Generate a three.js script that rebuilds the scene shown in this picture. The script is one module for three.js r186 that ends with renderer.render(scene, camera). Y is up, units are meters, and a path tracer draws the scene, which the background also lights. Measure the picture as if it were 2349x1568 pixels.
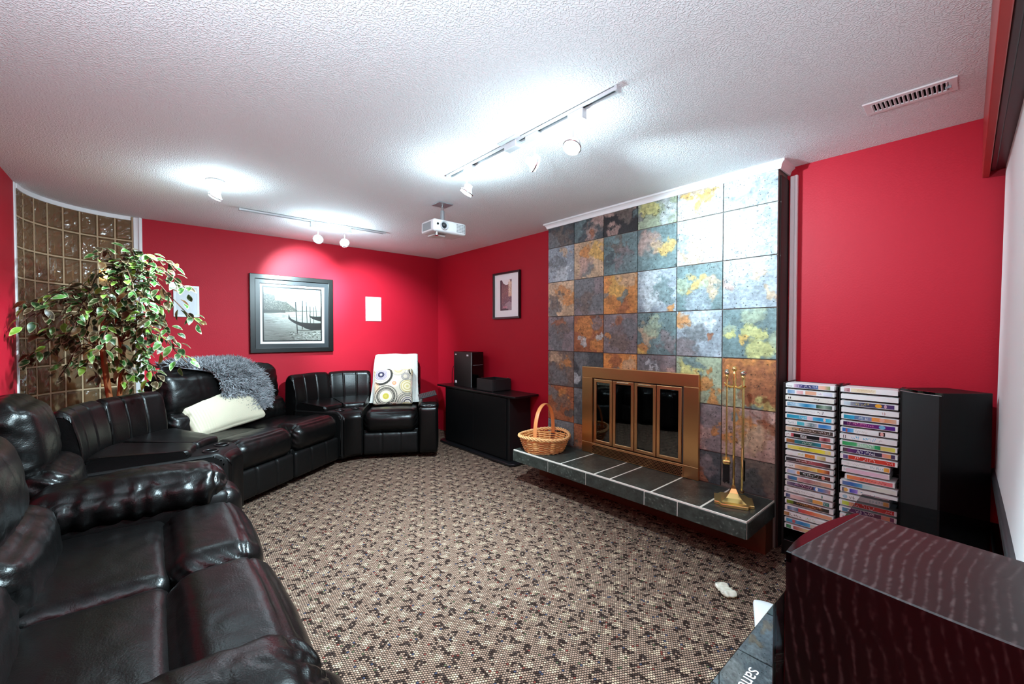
import * as THREE from 'three';
import { mergeGeometries, mergeVertices } from 'three/addons/utils/BufferGeometryUtils.js';
import { RoundedBoxGeometry } from 'three/addons/geometries/RoundedBoxGeometry.js';
import { ImprovedNoise } from 'three/addons/math/ImprovedNoise.js';
import { FontLoader } from 'three/addons/loaders/FontLoader.js';
import { TextGeometry } from 'three/addons/geometries/TextGeometry.js';

// ---------- camera, exposure ----------
// +X runs along the picture wall to the right, -Z towards that wall, y up; the camera stands above x = z = 0
const scene = new THREE.Scene();
scene.background = new THREE.Color(0x000000);
const camera = new THREE.PerspectiveCamera(78.42, 2349 / 1568, 0.02, 60);
camera.position.set(0, 1.36, 0);
const YAW = 0.719083, PITCH = 0.0180831;
camera.lookAt(Math.sin(YAW) * Math.cos(PITCH), 1.36 - Math.sin(PITCH), -Math.cos(YAW) * Math.cos(PITCH));
const renderer = new THREE.WebGLRenderer({ antialias: true });
renderer.toneMapping = THREE.LinearToneMapping;
renderer.toneMappingExposure = 2.15;
renderer.shadowMap.enabled = true;

// ---------- lamp strengths (each lamp is built, with its light, in its own builder) ----------
const LAMP = { tint: 0xd6f4ff, leak: .25, spot: 32, addedUplight: 7.6 };  // the last strength feeds the added floor lamp that lifts the ceiling

// ---------- room numbers ----------
const H = 2.44, XL = -0.69, XR = 3.166, ZB = -5.225, ZF = 0.22, FX = 2.987;

// ---------- helpers ----------
let seed = 7;
const rnd = () => { seed |= 0; seed = seed + 0x6D2B79F5 | 0; let t = Math.imul(seed ^ seed >>> 15, 1 | seed); t = t + Math.imul(t ^ t >>> 7, 61 | t) ^ t; return ((t ^ t >>> 14) >>> 0) / 4294967296; };
const rr = (a, b) => a + (b - a) * rnd();
const PN = new ImprovedNoise();
const nz = (x, y, z = 0) => PN.noise(x, y, z);
const fbm = (x, y, z = 0, o = 4) => { let s = 0, a = 1, f = 1; for (let i = 0; i < o; i++) { s += a * PN.noise(x * f, y * f, z + i * 7.3); a *= .5; f *= 2.03; } return s; };
const clamp = (x, a = 0, b = 1) => Math.min(b, Math.max(a, x));
const sst = (a, b, x) => { const t = clamp((x - a) / (b - a)); return t * t * (3 - 2 * t); };
const V = (x, y, z) => new THREE.Vector3(x, y, z);
const s2l = c => c <= .04045 ? c / 12.92 : Math.pow((c + .055) / 1.055, 2.4);
const used = {};
function numbered(n) { used[n] = (used[n] || 0) + 1; return used[n] === 1 ? n : `${n}_${String(used[n] - 1).padStart(3, '0')}`; }
function shade(o) { o.castShadow = true; o.receiveShadow = true; return o; }
function thing(name, label, category, [x, y, z] = [0, 0, 0], ry = 0, group) {
  const o = new THREE.Group(); o.name = numbered(name); o.position.set(x, y, z); o.rotation.y = ry;
  o.userData = { label, category }; if (group) o.userData.group = group;
  scene.add(o); return o;
}
function part(name, geo, mat, parent, pos, rot, label) {
  const m = shade(new THREE.Mesh(geo, mat));
  const n = parent.children.filter(c => c.name.replace(/_\d{3}$/, '') === name).length;
  m.name = n ? `${name}_${String(n).padStart(3, '0')}` : name;
  if (pos) m.position.set(...pos); if (rot) m.rotation.set(...rot);
  if (label) m.userData.label = label;
  parent.add(m); return m;
}
function single(name, geo, mat, label, category, pos, rot, group) {
  const m = shade(new THREE.Mesh(geo, mat)); m.name = numbered(name); if (pos) m.position.set(...pos); if (rot) m.rotation.set(...rot);
  m.userData = { label, category }; if (group) m.userData.group = group; scene.add(m); return m;
}
function struct(name, geo, mat, pos, rot) {
  const m = geo ? shade(new THREE.Mesh(geo, mat)) : new THREE.Group(); m.name = name; if (pos) m.position.set(...pos); if (rot) m.rotation.set(...rot);
  m.userData = { kind: 'structure' }; scene.add(m); return m;
}
// texture coordinates in metres, by the main axis of each triangle
function uvm(g, s = 1, ox = 0, oy = 0) {
  g = g.index ? g.toNonIndexed() : g; const p = g.attributes.position, uv = new Float32Array(p.count * 2);
  const a = V(), b = V(), c = V(), n = V();
  for (let i = 0; i < p.count; i += 3) {
    a.fromBufferAttribute(p, i); b.fromBufferAttribute(p, i + 1); c.fromBufferAttribute(p, i + 2);
    n.copy(b).sub(a).cross(c.clone().sub(a)); const x = Math.abs(n.x), y = Math.abs(n.y), z = Math.abs(n.z);
    for (let k = 0; k < 3; k++) { const q = [a, b, c][k]; const [u, v] = x >= y && x >= z ? [q.z, q.y] : y >= z ? [q.x, q.z] : [q.x, q.y]; uv[(i + k) * 2] = u * s + ox; uv[(i + k) * 2 + 1] = v * s + oy; }
  }
  g.setAttribute('uv', new THREE.BufferAttribute(uv, 2)); return g;
}
const rbox = (w, h, d, r = .004, seg = 2) => uvm(new RoundedBoxGeometry(w, h, d, seg, Math.min(r, w / 2.01, h / 2.01, d / 2.01)));
const cyl = (r1, r2, h, n = 24) => new THREE.CylinderGeometry(r1, r2, h, n);
const tube = (pts, r, n = 24, k = 8, closed = false) => new THREE.TubeGeometry(new THREE.CatmullRomCurve3(pts, closed), n, r, k, closed);
const lathe = (pts, n = 24) => new THREE.LatheGeometry(pts.map(p => new THREE.Vector2(p[0], p[1])), n);
const join = gs => mergeGeometries(gs.map(g => { g = g.index ? g.toNonIndexed() : g.clone(); for (const k of Object.keys(g.attributes)) if (!['position', 'normal', 'uv'].includes(k)) g.deleteAttribute(k); return g; }));
const at = (g, x, y, z, rx = 0, ry = 0, rz = 0) => { g.applyMatrix4(new THREE.Matrix4().makeRotationFromEuler(new THREE.Euler(rx, ry, rz)).setPosition(x, y, z)); return g; };
// a stuffed, rounded box: rounded edges, bulging faces, then free shaping and creases along the normal
function puff(w, h, d, { r = .06, bulge = [0, 0, 0], n = [24, 14, 20], shape, crease, uvs = 1 } = {}) {
  let g = new THREE.BoxGeometry(2, 2, 2, ...n); g.deleteAttribute('uv'); g.deleteAttribute('normal');
  const P = g.attributes.position, hf = [w / 2, h / 2, d / 2], rad = hf.map(x => Math.min(r, x * .98)), q = [0, 0, 0], v = V();
  for (let i = 0; i < P.count; i++) {
    const p = [P.getX(i), P.getY(i), P.getZ(i)];
    let L = 0; const inn = [0, 0, 0], dl = [0, 0, 0];
    for (let k = 0; k < 3; k++) { const x = p[k] * hf[k], m = hf[k] - rad[k]; inn[k] = clamp(x, -m, m); dl[k] = (x - inn[k]) / rad[k]; L += dl[k] * dl[k]; }
    L = Math.sqrt(L) || 1;
    for (let k = 0; k < 3; k++) q[k] = inn[k] + dl[k] / L * rad[k];
    for (let k = 0; k < 3; k++) { const a = p[(k + 1) % 3], b = p[(k + 2) % 3]; q[k] += p[k] * bulge[k] * (1 - a * a) * (1 - b * b); }
    v.set(...q); if (shape) shape(v, p); P.setXYZ(i, v.x, v.y, v.z);
  }
  g = mergeVertices(g, 1e-5); g.computeVertexNormals();
  if (crease) {
    const N = g.attributes.normal, Q = g.attributes.position, nn = V(), off = new Float32Array(Q.count);
    for (let i = 0; i < Q.count; i++) { v.fromBufferAttribute(Q, i); nn.fromBufferAttribute(N, i); off[i] = crease(v, nn); }
    for (let i = 0; i < Q.count; i++) { v.fromBufferAttribute(Q, i); nn.fromBufferAttribute(N, i); v.addScaledVector(nn, off[i]); Q.setXYZ(i, v.x, v.y, v.z); }
    g.computeVertexNormals();
  }
  return uvm(g, uvs);
}
function tex(w, h, fn, srgb = true, rep) {
  const d = new Uint8Array(w * h * 4);
  for (let y = 0; y < h; y++) for (let x = 0; x < w; x++) { const c = fn(x, y), i = (y * w + x) * 4; d[i] = clamp(c[0], 0, 255); d[i + 1] = clamp(c[1], 0, 255); d[i + 2] = clamp(c[2], 0, 255); d[i + 3] = 255; }
  const t = new THREE.DataTexture(d, w, h, THREE.RGBAFormat); t.wrapS = t.wrapT = THREE.RepeatWrapping; t.magFilter = THREE.LinearFilter; t.minFilter = THREE.LinearMipmapLinearFilter;
  if (srgb) t.colorSpace = THREE.SRGBColorSpace; if (rep) t.repeat.set(...rep); t.needsUpdate = true; return t;
}
function paint(w, h, fn) {
  const c = document.createElement('canvas'); c.width = w; c.height = h; fn(c.getContext('2d'), w, h);
  const t = new THREE.CanvasTexture(c); t.colorSpace = THREE.SRGBColorSpace; t.magFilter = THREE.LinearFilter; return t;
}
// noise that repeats after `per` units
const tn = (x, y, per, z = 0) => { const u = x / per, v = y / per, a = sst(.7, 1, u), b = sst(.7, 1, v); const f = (p, q) => nz(p, q, z); return (f(x, y) * (1 - a) + f(x - per, y) * a) * (1 - b) + (f(x, y - per) * (1 - a) + f(x - per, y - per) * a) * b; };
const mat = (o) => new THREE.MeshPhysicalMaterial({ roughness: .6, ...o });

// ---------- materials ----------
const bumpPlaster = tex(1024, 1024, (x, y) => {              // knock-down ceiling texture, 1.2 m wide
  const u = x / 1024 * 1.2, v = y / 1024 * 1.2, k = 1.2;
  let a = tn(u * 60, v * 60, 60 * k, 1), b = tn(u * 120, v * 120, 120 * k, 4), c = tn(u * 22, v * 22, 22 * k, 9);
  const e = sst(-.08, .22, a + .35 * b + .3 * c); const g = (e * .8 + .2 * (b * .5 + .5)) * 235; return [g, g, g];
}, false, [1.7, 1.7]);
const bumpRoller = tex(512, 512, (x, y) => { const u = x / 512 * 40, v = y / 512 * 40; const g = 128 + 90 * tn(u, v, 40, 2) + 50 * tn(u * 2, v * 2, 80, 3); return [g, g, g]; }, false, [2.5, 2.5]);
const bumpLeather = tex(1024, 1024, (x, y) => {              // grain and fine creases, 0.5 m wide
  const u = x / 1024, v = y / 1024;
  const g1 = tn(u * 90, v * 90, 90, 1), g2 = tn(u * 170, v * 170, 170, 5);
  const wx = .35 * tn(u * 6, v * 6, 6, 8), r1 = 1 - Math.abs(tn(u * 12 + wx, v * 20 + wx, 12, 3)) * 6, r2 = 1 - Math.abs(tn(u * 26, v * 18 + wx, 26, 6)) * 7;
  const c = Math.max(0, r1) * .8 + Math.max(0, r2) * .45; const s = 150 + 34 * g1 + 26 * g2 - 32 * c; return [s, s, s];
}, false, [2, 2]);
const paintWhite = mat({ color: 0xeceef0, roughness: .85, bumpMap: bumpPlaster, bumpScale: .0024 });
const paintRed = mat({ color: 0xac1127, roughness: .55, bumpMap: bumpRoller, bumpScale: .0004, specularIntensity: .5 });
const trimWhite = mat({ color: 0xeef0f1, roughness: .35 });
const leather = mat({ color: 0x070606, roughness: .31, bumpMap: bumpLeather, bumpScale: .0011, specularIntensity: .55 });
const leatherDull = mat({ color: 0x080707, roughness: .46, bumpMap: bumpLeather, bumpScale: .0008, specularIntensity: .5 });
const blackWood = mat({ color: 0x070708, roughness: .5, specularIntensity: .5 });
const blackPlastic = mat({ color: 0x0b0b0d, roughness: .35 });
const glossBlack = mat({ color: 0x040405, roughness: .08 });
const chrome = mat({ color: 0xcfd2d4, roughness: .12, metalness: 1 });
const whitePlastic = mat({ color: 0xe9ecee, roughness: .4 });
const greyMetal = mat({ color: 0x9aa0a4, roughness: .4, metalness: .3 });
const darkHole = mat({ color: 0x020202, roughness: .9, specularIntensity: .1 });
const brass = mat({ color: 0xf4da8c, roughness: .22, metalness: .88 });
const bronze = mat({ color: 0x9a6a40, roughness: .3, metalness: 1 });

// ---------- carpet ----------
const MOTIF = ['..............', '..####........', '..#..#..oo....', '.....##oooo...', '......#.oo....', '...o..###.....', '..ooo.........', '.ooooo....##..', '..oo.....###..', '.........#.#..', '....##...#....', '...####..##...', '......#..o....', '..........oo..'];
const loopTone = [];
for (let j = 0; j < 182; j++) for (let i = 0; i < 182; i++) {
  let m = MOTIF[j % 14][i % 14]; const q = rnd();
  if (q < .06) m = '.'; else if (q < .09) m = '#'; else if (q < .12) m = 'o';
  let c = m === '#' ? [58, 43, 38] : m === 'o' ? [176, 149, 126] : [136, 109, 94];
  const t = rr(-10, 10), hue = rnd(); c = c.map(x => x + t);
  if (hue < .012) c = [110, 56, 48]; else if (hue < .022) c = [62, 62, 78]; else if (hue < .03) c = [84, 84, 62];
  loopTone.push(c);
}
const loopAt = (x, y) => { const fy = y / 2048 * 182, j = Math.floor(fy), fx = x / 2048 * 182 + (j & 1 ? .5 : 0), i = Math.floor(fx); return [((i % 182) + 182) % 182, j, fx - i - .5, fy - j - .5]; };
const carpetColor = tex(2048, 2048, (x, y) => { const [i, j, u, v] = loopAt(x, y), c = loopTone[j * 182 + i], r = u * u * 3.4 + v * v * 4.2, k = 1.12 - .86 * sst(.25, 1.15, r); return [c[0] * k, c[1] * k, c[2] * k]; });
const carpetBump = tex(1024, 1024, (x, y) => { const [, , u, v] = loopAt(x * 2, y * 2); const g = 240 * (1 - sst(.1, 1.2, u * u * 3.6 + v * v * 4.4)) + rr(-8, 8); return [g, g, g]; }, false);
for (const t of [carpetColor, carpetBump]) { t.repeat.set(.5, .5); t.rotation = .52; }
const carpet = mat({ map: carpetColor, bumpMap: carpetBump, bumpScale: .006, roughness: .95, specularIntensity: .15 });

// ---------- room shell ----------
const W = .12;
const slab = (x0, x1, y0, y1, z0, z1) => at(uvm(new THREE.BoxGeometry(x1 - x0, y1 - y0, z1 - z0)), (x0 + x1) / 2, (y0 + y1) / 2, (z0 + z1) / 2);
const worldUv = g => uvm(g);
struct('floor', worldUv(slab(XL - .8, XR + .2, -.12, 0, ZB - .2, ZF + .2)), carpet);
struct('ceiling', worldUv(slab(XL - .8, XR + .2, H, H + W, ZB - .2, ZF + .2)), paintWhite);
const CX = -.07, CZ = -4.605, CR = .62;
struct('wall_left', worldUv(slab(XL - W, XL, 0, H, CZ + .045, ZF + W)), paintRed);
struct('wall_back', worldUv(slab(CX + .055, XR + W, 0, H, ZB - W, ZB)), paintRed);
struct('wall_right', worldUv(slab(XR, XR + W, 0, H, ZB, ZF + W)), paintRed);
struct('wall_front', worldUv(slab(XL, XR, 0, H, ZF, ZF + W)), paintRed);
{ // curved glass-block wall in the back left corner
  const wc = struct('wall_curved', null);
  const mortar = mat({ color: 0xb39a7a, roughness: .8 }), backing = mat({ color: 0x6b4f35, roughness: .9 });
  const arc = (r0, r1, y0, y1, a0, a1, n = 24) => {
    const s = new THREE.Shape(); for (let i = 0; i <= n; i++) { const a = a0 + (a1 - a0) * i / n; s[i ? 'lineTo' : 'moveTo'](Math.cos(a) * r0, Math.sin(a) * r0); }
    for (let i = n; i >= 0; i--) { const a = a0 + (a1 - a0) * i / n; s.lineTo(Math.cos(a) * r1, Math.sin(a) * r1); }
    const g = new THREE.ExtrudeGeometry(s, { depth: y1 - y0, bevelEnabled: false, steps: 1 }); g.rotateX(-Math.PI / 2); g.translate(CX, y0, CZ); return uvm(g);
  }; // angles: shape y is -z, so from pi (towards the left wall) to pi/2 (towards the picture wall)
  const A0 = Math.PI / 2 + .012, A1 = Math.PI - .05;
  part('backing', arc(CR + .10, CR + .16, 0, H, Math.PI / 2, Math.PI), backing, wc);
  const glass = mat({ color: 0xd9b78c, transmission: .82, thickness: 0, roughness: .06, ior: 1.5, specularIntensity: 1, clearcoat: .6, clearcoatRoughness: .04 });
  const cols = 8, rows = 11, da = (A1 - A0) / cols, dh = H / rows, gap = .011;
  const forms = [0, 1, 2].map(k => {
    const w = CR * da - gap, h = dh - gap; let g = new THREE.BoxGeometry(2, 2, 2, 7, 12, 1); g.deleteAttribute('uv'); g.deleteAttribute('normal'); const P = g.attributes.position;
    for (let i = 0; i < P.count; i++) {
      const x = P.getX(i), y = P.getY(i), z = P.getZ(i), e = (1 - x ** 6) * (1 - y ** 6);
      const rip = .0075 * e * Math.sin(x * 4.2 + 2.6 * nz(x * 1.3 + k * 9, y * 2.1, k) * 3 + y * 3.1) + .004 * e * nz(x * 3 + k, y * 5, 3);
      P.setXYZ(i, x * w / 2, y * h / 2, z > 0 ? .004 * e + rip : -.055);
    }
    g = mergeVertices(g); g.computeVertexNormals(); return uvm(g);
  });
  for (let c = 0; c < cols; c++) for (let r = 0; r < rows; r++) {
    const a = A0 + da * (c + .5), b = part('glass_block', forms[(c * 5 + r * 3 + (c * r) % 2) % 3], glass, wc);
    b.position.set(CX + Math.cos(a) * CR, dh * (r + .5), CZ - Math.sin(a) * CR); b.rotation.y = Math.atan2(-Math.cos(a), Math.sin(a)); if ((c + r) % 2) b.rotation.z = Math.PI;
  }
  for (let r = 0; r <= rows; r++) part('mortar_course', arc(CR - .001, CR + .08, Math.max(0, r * dh - .006), Math.min(H, r * dh + .006), A0, A1), mortar, wc);
  for (let c = 0; c <= cols; c++) { const a = A0 + da * c; const j = part('mortar_joint', new THREE.BoxGeometry(.011, H, .08), mortar, wc); j.position.set(CX + Math.cos(a) * (CR + .04), H / 2, CZ - Math.sin(a) * (CR + .04)); j.rotation.y = Math.atan2(-Math.cos(a), Math.sin(a)); }
  struct('trim_1', at(rbox(.07, H, .05, .006), XL - .028, H / 2, CZ + .022), trimWhite);
  struct('trim_2', join([at(rbox(.062, H, .07, .006), CX + .029, H / 2, ZB - .026), at(rbox(.02, H, .03, .006), CX + .045, H / 2, ZB + .012)]), trimWhite);
  struct('trim_3', arc(CR - .012, CR + .05, H - .034, H, Math.PI / 2 + .03, Math.PI), trimWhite);
}

// ---------- slate: one painted sheet for the 42 tiles of the fireplace ----------
// each tile: base colour, then spots [colour, x, y, radius, how ragged] with x right and y down inside the tile
const SL = { sl: [104, 110, 113], dk: [70, 78, 82], br: [108, 94, 86], pu: [122, 112, 114], te: [98, 122, 124], bl: [140, 152, 162], pale: [176, 186, 190], gn: [146, 160, 132], or: [196, 124, 58], ru: [150, 88, 56], tan: [186, 156, 122], pk: [176, 142, 130], ye: [186, 182, 104], gd: [204, 160, 74], wh: [206, 206, 202], bk: [44, 42, 44] };
const TILES = [
  [['dk', ['br', .5, .8, .4, 1], ['sl', .2, .9, .3, 1]], ['dk', ['pk', .8, .5, .28, .8], ['pk', .6, .9, .22, .7], ['ru', .62, .86, .1, .4], ['te', .2, .6, .3, 1]], ['bk', ['pk', .2, .3, .25, 1], ['pk', .85, .4, .12, .6], ['te', .95, .6, .14, .4], ['pk', .3, .92, .18, .8], ['br', .6, .4, .3, 1]], ['gn', ['ye', .3, .55, .24, .8], ['te', .62, .4, .16, .8], ['sl', .1, .7, .12, .6], ['pale', .75, .7, .3, .9]], ['pale', ['tan', .5, .4, .36, 1.1], ['gd', .55, .6, .25, 1.2], ['wh', .2, .8, .3, 1]], ['pale', ['tan', .22, .15, .16, .8], ['bl', .6, .7, .4, 1], ['wh', .4, .5, .3, 1]]],
  [['bl', ['sl', .4, .5, .3, 1.2], ['pale', .6, .8, .3, 1], ['tan', .75, .1, .16, .7]], ['tan', ['or', .35, .25, .2, .9], ['gd', .75, .3, .22, .9], ['sl', .5, .8, .22, .8], ['pk', .3, .6, .25, .9]], ['te', ['br', .45, .35, .25, 1], ['pu', .6, .6, .3, 1], ['te', .8, .8, .3, .7], ['dk', .15, .6, .16, .9]], ['te', ['pk', .3, .4, .34, .6], ['gd', .78, .45, .19, .6], ['tan', .55, .4, .14, .8], ['te', .3, .85, .4, .7]], ['pale', ['wh', .5, .4, .5, .9], ['tan', .3, .85, .3, 1], ['bl', .1, .5, .2, 1]], ['pale', ['wh', .3, .5, .4, .8], ['bl', .85, .3, .3, 1], ['bl', .8, .85, .3, 1]]],
  [['tan', ['or', .55, .3, .26, 1], ['or', .8, .6, .24, .9], ['sl', .2, .8, .3, .9], ['br', .3, .5, .2, 1]], ['pu', ['sl', .3, .3, .4, 1], ['br', .5, .6, .3, 1], ['sl', .8, .7, .3, .8]], ['or', ['gd', .4, .25, .26, .8], ['sl', .08, .5, .18, .7], ['te', .58, .55, .14, .7], ['tan', .7, .2, .26, 1], ['ru', .6, .85, .26, 1]], ['bl', ['pale', .4, .3, .4, 1], ['te', .7, .5, .3, 1], ['or', .85, .95, .13, .6], ['pale', .3, .7, .25, .9]], ['te', ['gd', .42, .4, .22, .7], ['tan', .72, .5, .24, .7], ['gn', .55, .48, .14, .3], ['bl', .45, .85, .3, .8], ['gn', .1, .45, .16, .7]], ['bl', ['pale', .4, .15, .5, .9], ['tan', .75, .35, .14, .7], ['bl', .5, .55, .25, 1], ['pk', .05, .5, .14, .6], ['tan', .95, .8, .13, .6]]],
  [['pu', ['br', .5, .4, .3, 1], ['ru', .4, .25, .16, 1], ['sl', .3, .75, .4, 1.1]], ['ru', ['or', .4, .3, .35, .9], ['or', .8, .85, .2, .9], ['pale', .3, .7, .13, 1], ['pu', .8, .2, .2, .9], ['pale', .85, .6, .1, .8]], ['pu', ['ru', .45, .2, .16, .5], ['br', .5, .7, .3, .8], ['sl', .85, .3, .26, .9], ['or', .15, .65, .14, .9]], ['te', ['or', .15, .75, .2, .9], ['tan', .25, .4, .26, 1.1], ['pu', .8, .75, .26, .9], ['gn', .5, .3, .3, 1.1], ['gd', .1, .95, .16, .9]], ['bl', ['or', .15, .2, .2, .6], ['sl', .4, .6, .26, .9], ['pu', .15, .85, .3, .7], ['ru', .8, .6, .13, .7], ['pale', .6, .2, .3, .8]], ['te', ['gn', .15, .4, .19, .6], ['ye', .15, .55, .14, .6], ['ye', .6, .45, .2, .8], ['gn', .6, .15, .22, .5], ['ye', .75, .8, .28, .6], ['gd', .45, .6, .1, .5], ['gn', .95, .6, .2, .6]]],
  [['br', ['or', .75, .3, .24, .7], ['tan', .3, .15, .3, .9], ['sl', .4, .8, .4, .9]], ['dk', ['sl', .3, .3, .4, 1], ['pale', .05, .8, .2, .8], ['dk', .7, .6, .3, 1]], ['or', ['tan', .8, .3, .26, .9], ['sl', .42, .45, .14, .4], ['ru', .3, .2, .2, .9], ['sl', .5, .9, .3, .9]], ['pu', ['sl', .3, .4, .4, 1.2], ['pale', .4, .3, .15, 1.3], ['pk', .8, .5, .3, 1]], ['gn', ['ye', .3, .4, .25, .9], ['or', .6, .5, .24, 1], ['te', .4, .12, .18, .8], ['or', .9, .85, .2, .9]], ['ru', ['or', .5, .15, .5, .9], ['ru', .6, .5, .5, .8], ['gn', .2, .9, .28, .7], ['ye', .75, .95, .2, .6], ['te', .5, .95, .16, .8]]],
  [['ru', ['br', .5, .4, .36, 1], ['or', .6, .2, .2, .9], ['sl', .15, .2, .2, .8], ['dk', .9, .8, .2, .9]], ['sl', ['or', .6, .12, .22, .7], ['dk', .4, .6, .4, .9], ['pale', .7, .75, .2, .9]], ['sl', ['ru', .5, .5, .3, 1]], ['br', ['dk', .5, .5, .3, 1]], ['pu', ['pk', .5, .7, .4, 1], ['sl', .3, .2, .3, .9], ['or', .9, .5, .14, .8]], ['pk', ['or', .4, .3, .25, .9], ['te', .25, .2, .14, .8], ['ru', .85, .35, .2, .8], ['tan', .6, .6, .3, .8], ['or', .2, .7, .12, .9]]],
  [['sl', ['dk', .5, .5, .4, 1]], ['ru', ['or', .6, .3, .3, .9], ['dk', .2, .8, .3, .9]], ['dk', ['br', .5, .5, .4, 1]], ['dk', ['br', .5, .5, .4, 1]], ['dk', ['ru', .4, .7, .3, 1], ['pu', .7, .3, .3, 1]], ['br', ['dk', .5, .5, .45, 1], ['pu', .3, .3, .3, 1]]]];
const slateH = new Float32Array(2048 * 2048);
const slateMap = tex(2048, 2048, (px, py) => {
  const X = px / 2048 * 6, Y = (2047 - py) / 2048 * 7, c = Math.min(5, Math.floor(X)), r = Math.min(6, Math.floor(Y)), u = X - c, v = Y - r, k = r * 6 + c, T = TILES[r][c];
  const wx = .26 * nz(X * 2.3, Y * 2.3, k) + .15 * nz(X * 5.3, Y * 5.3, k + 50) + .09 * nz(X * 12, Y * 12, k) + .05 * nz(X * 27, Y * 27, k), wy = .26 * nz(X * 2.3, Y * 2.3, k + 20) + .15 * nz(X * 5.3, Y * 5.3, k + 80) + .09 * nz(X * 12, Y * 12, k + 9) + .05 * nz(X * 27, Y * 27, k + 4);
  let col = SL[T[0]].slice(), h = .5;
  const m0 = fbm(X * 3.2 + k, Y * 3.2, 2, 4); for (let i = 0; i < 3; i++) col[i] *= 1 + .2 * m0; h += .1 * m0;
  for (let s = 1; s < T.length; s++) {
    const [n, sx, sy, R, rag] = T[s], d = Math.hypot(u + wx * rag - sx, v + wy * rag - sy) / R, e = 1 - sst(.62, 1.12, d + .35 * nz(X * 7, Y * 7, s * 9 + k)); if (e <= 0) continue;
    const q = SL[n], g = 1 + .22 * nz(X * 9, Y * 9, s * 3 + k), edge = d > .8 && d < 1.02 ? -.12 : 0;
    for (let i = 0; i < 3; i++) col[i] += (q[i] * (g + edge) - col[i]) * e * .8; h += e * (.12 * ((s + k) % 2 ? 1 : -1));
  }
  const lum = .3 * col[0] + .59 * col[1] + .11 * col[2]; for (let i = 0; i < 3; i++) col[i] = (lum + (col[i] - lum) * .84) * 1.03;
  const f = fbm(X * 16, Y * 16, k, 4), st = nz(X * 7 + wx * 10, Y * 30, k + 3); for (let i = 0; i < 3; i++) col[i] *= 1 + .15 * f + .06 * st; h += .1 * f + .05 * st;
  const vein = Math.abs(nz(X * 2.6 + wx * 3, Y * 2.6 + wy * 3, k + 31)); if (vein < .012 && nz(X * 1.7, Y * 1.7, k) > .05) { for (let i = 0; i < 3; i++) col[i] *= .6; h -= .2; }
  if (nz(X * 24, Y * 24, 77) > .52) { for (let i = 0; i < 3; i++) col[i] *= .62; h -= .15; }
  slateH[py * 2048 + px] = h; return col;
});
const slateBump = tex(2048, 2048, (x, y) => { const g = slateH[y * 2048 + x] * 190; return [g, g, g]; }, false);
const slate = mat({ map: slateMap, bumpMap: slateBump, bumpScale: .0035, roughness: .42, specularIntensity: .7 });
const darkSlateMap = tex(1024, 1024, (x, y) => { const u = x / 1024 * 5, v = y / 1024 * 5, f = .5 + .5 * tn(u, v, 5, 1), g = tn(u * 4, v * 4, 20, 2), s = tn(u * 14, v * 14, 70, 3); const k = 1 + .35 * g + .25 * s + (s > .45 ? .5 : 0); return [(46 + 16 * f) * k, (50 + 18 * f) * k, (48 + 14 * f) * k]; });
const darkSlate = mat({ map: darkSlateMap, bumpMap: bumpLeather, bumpScale: .002, roughness: .38, specularIntensity: .7 });

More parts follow.
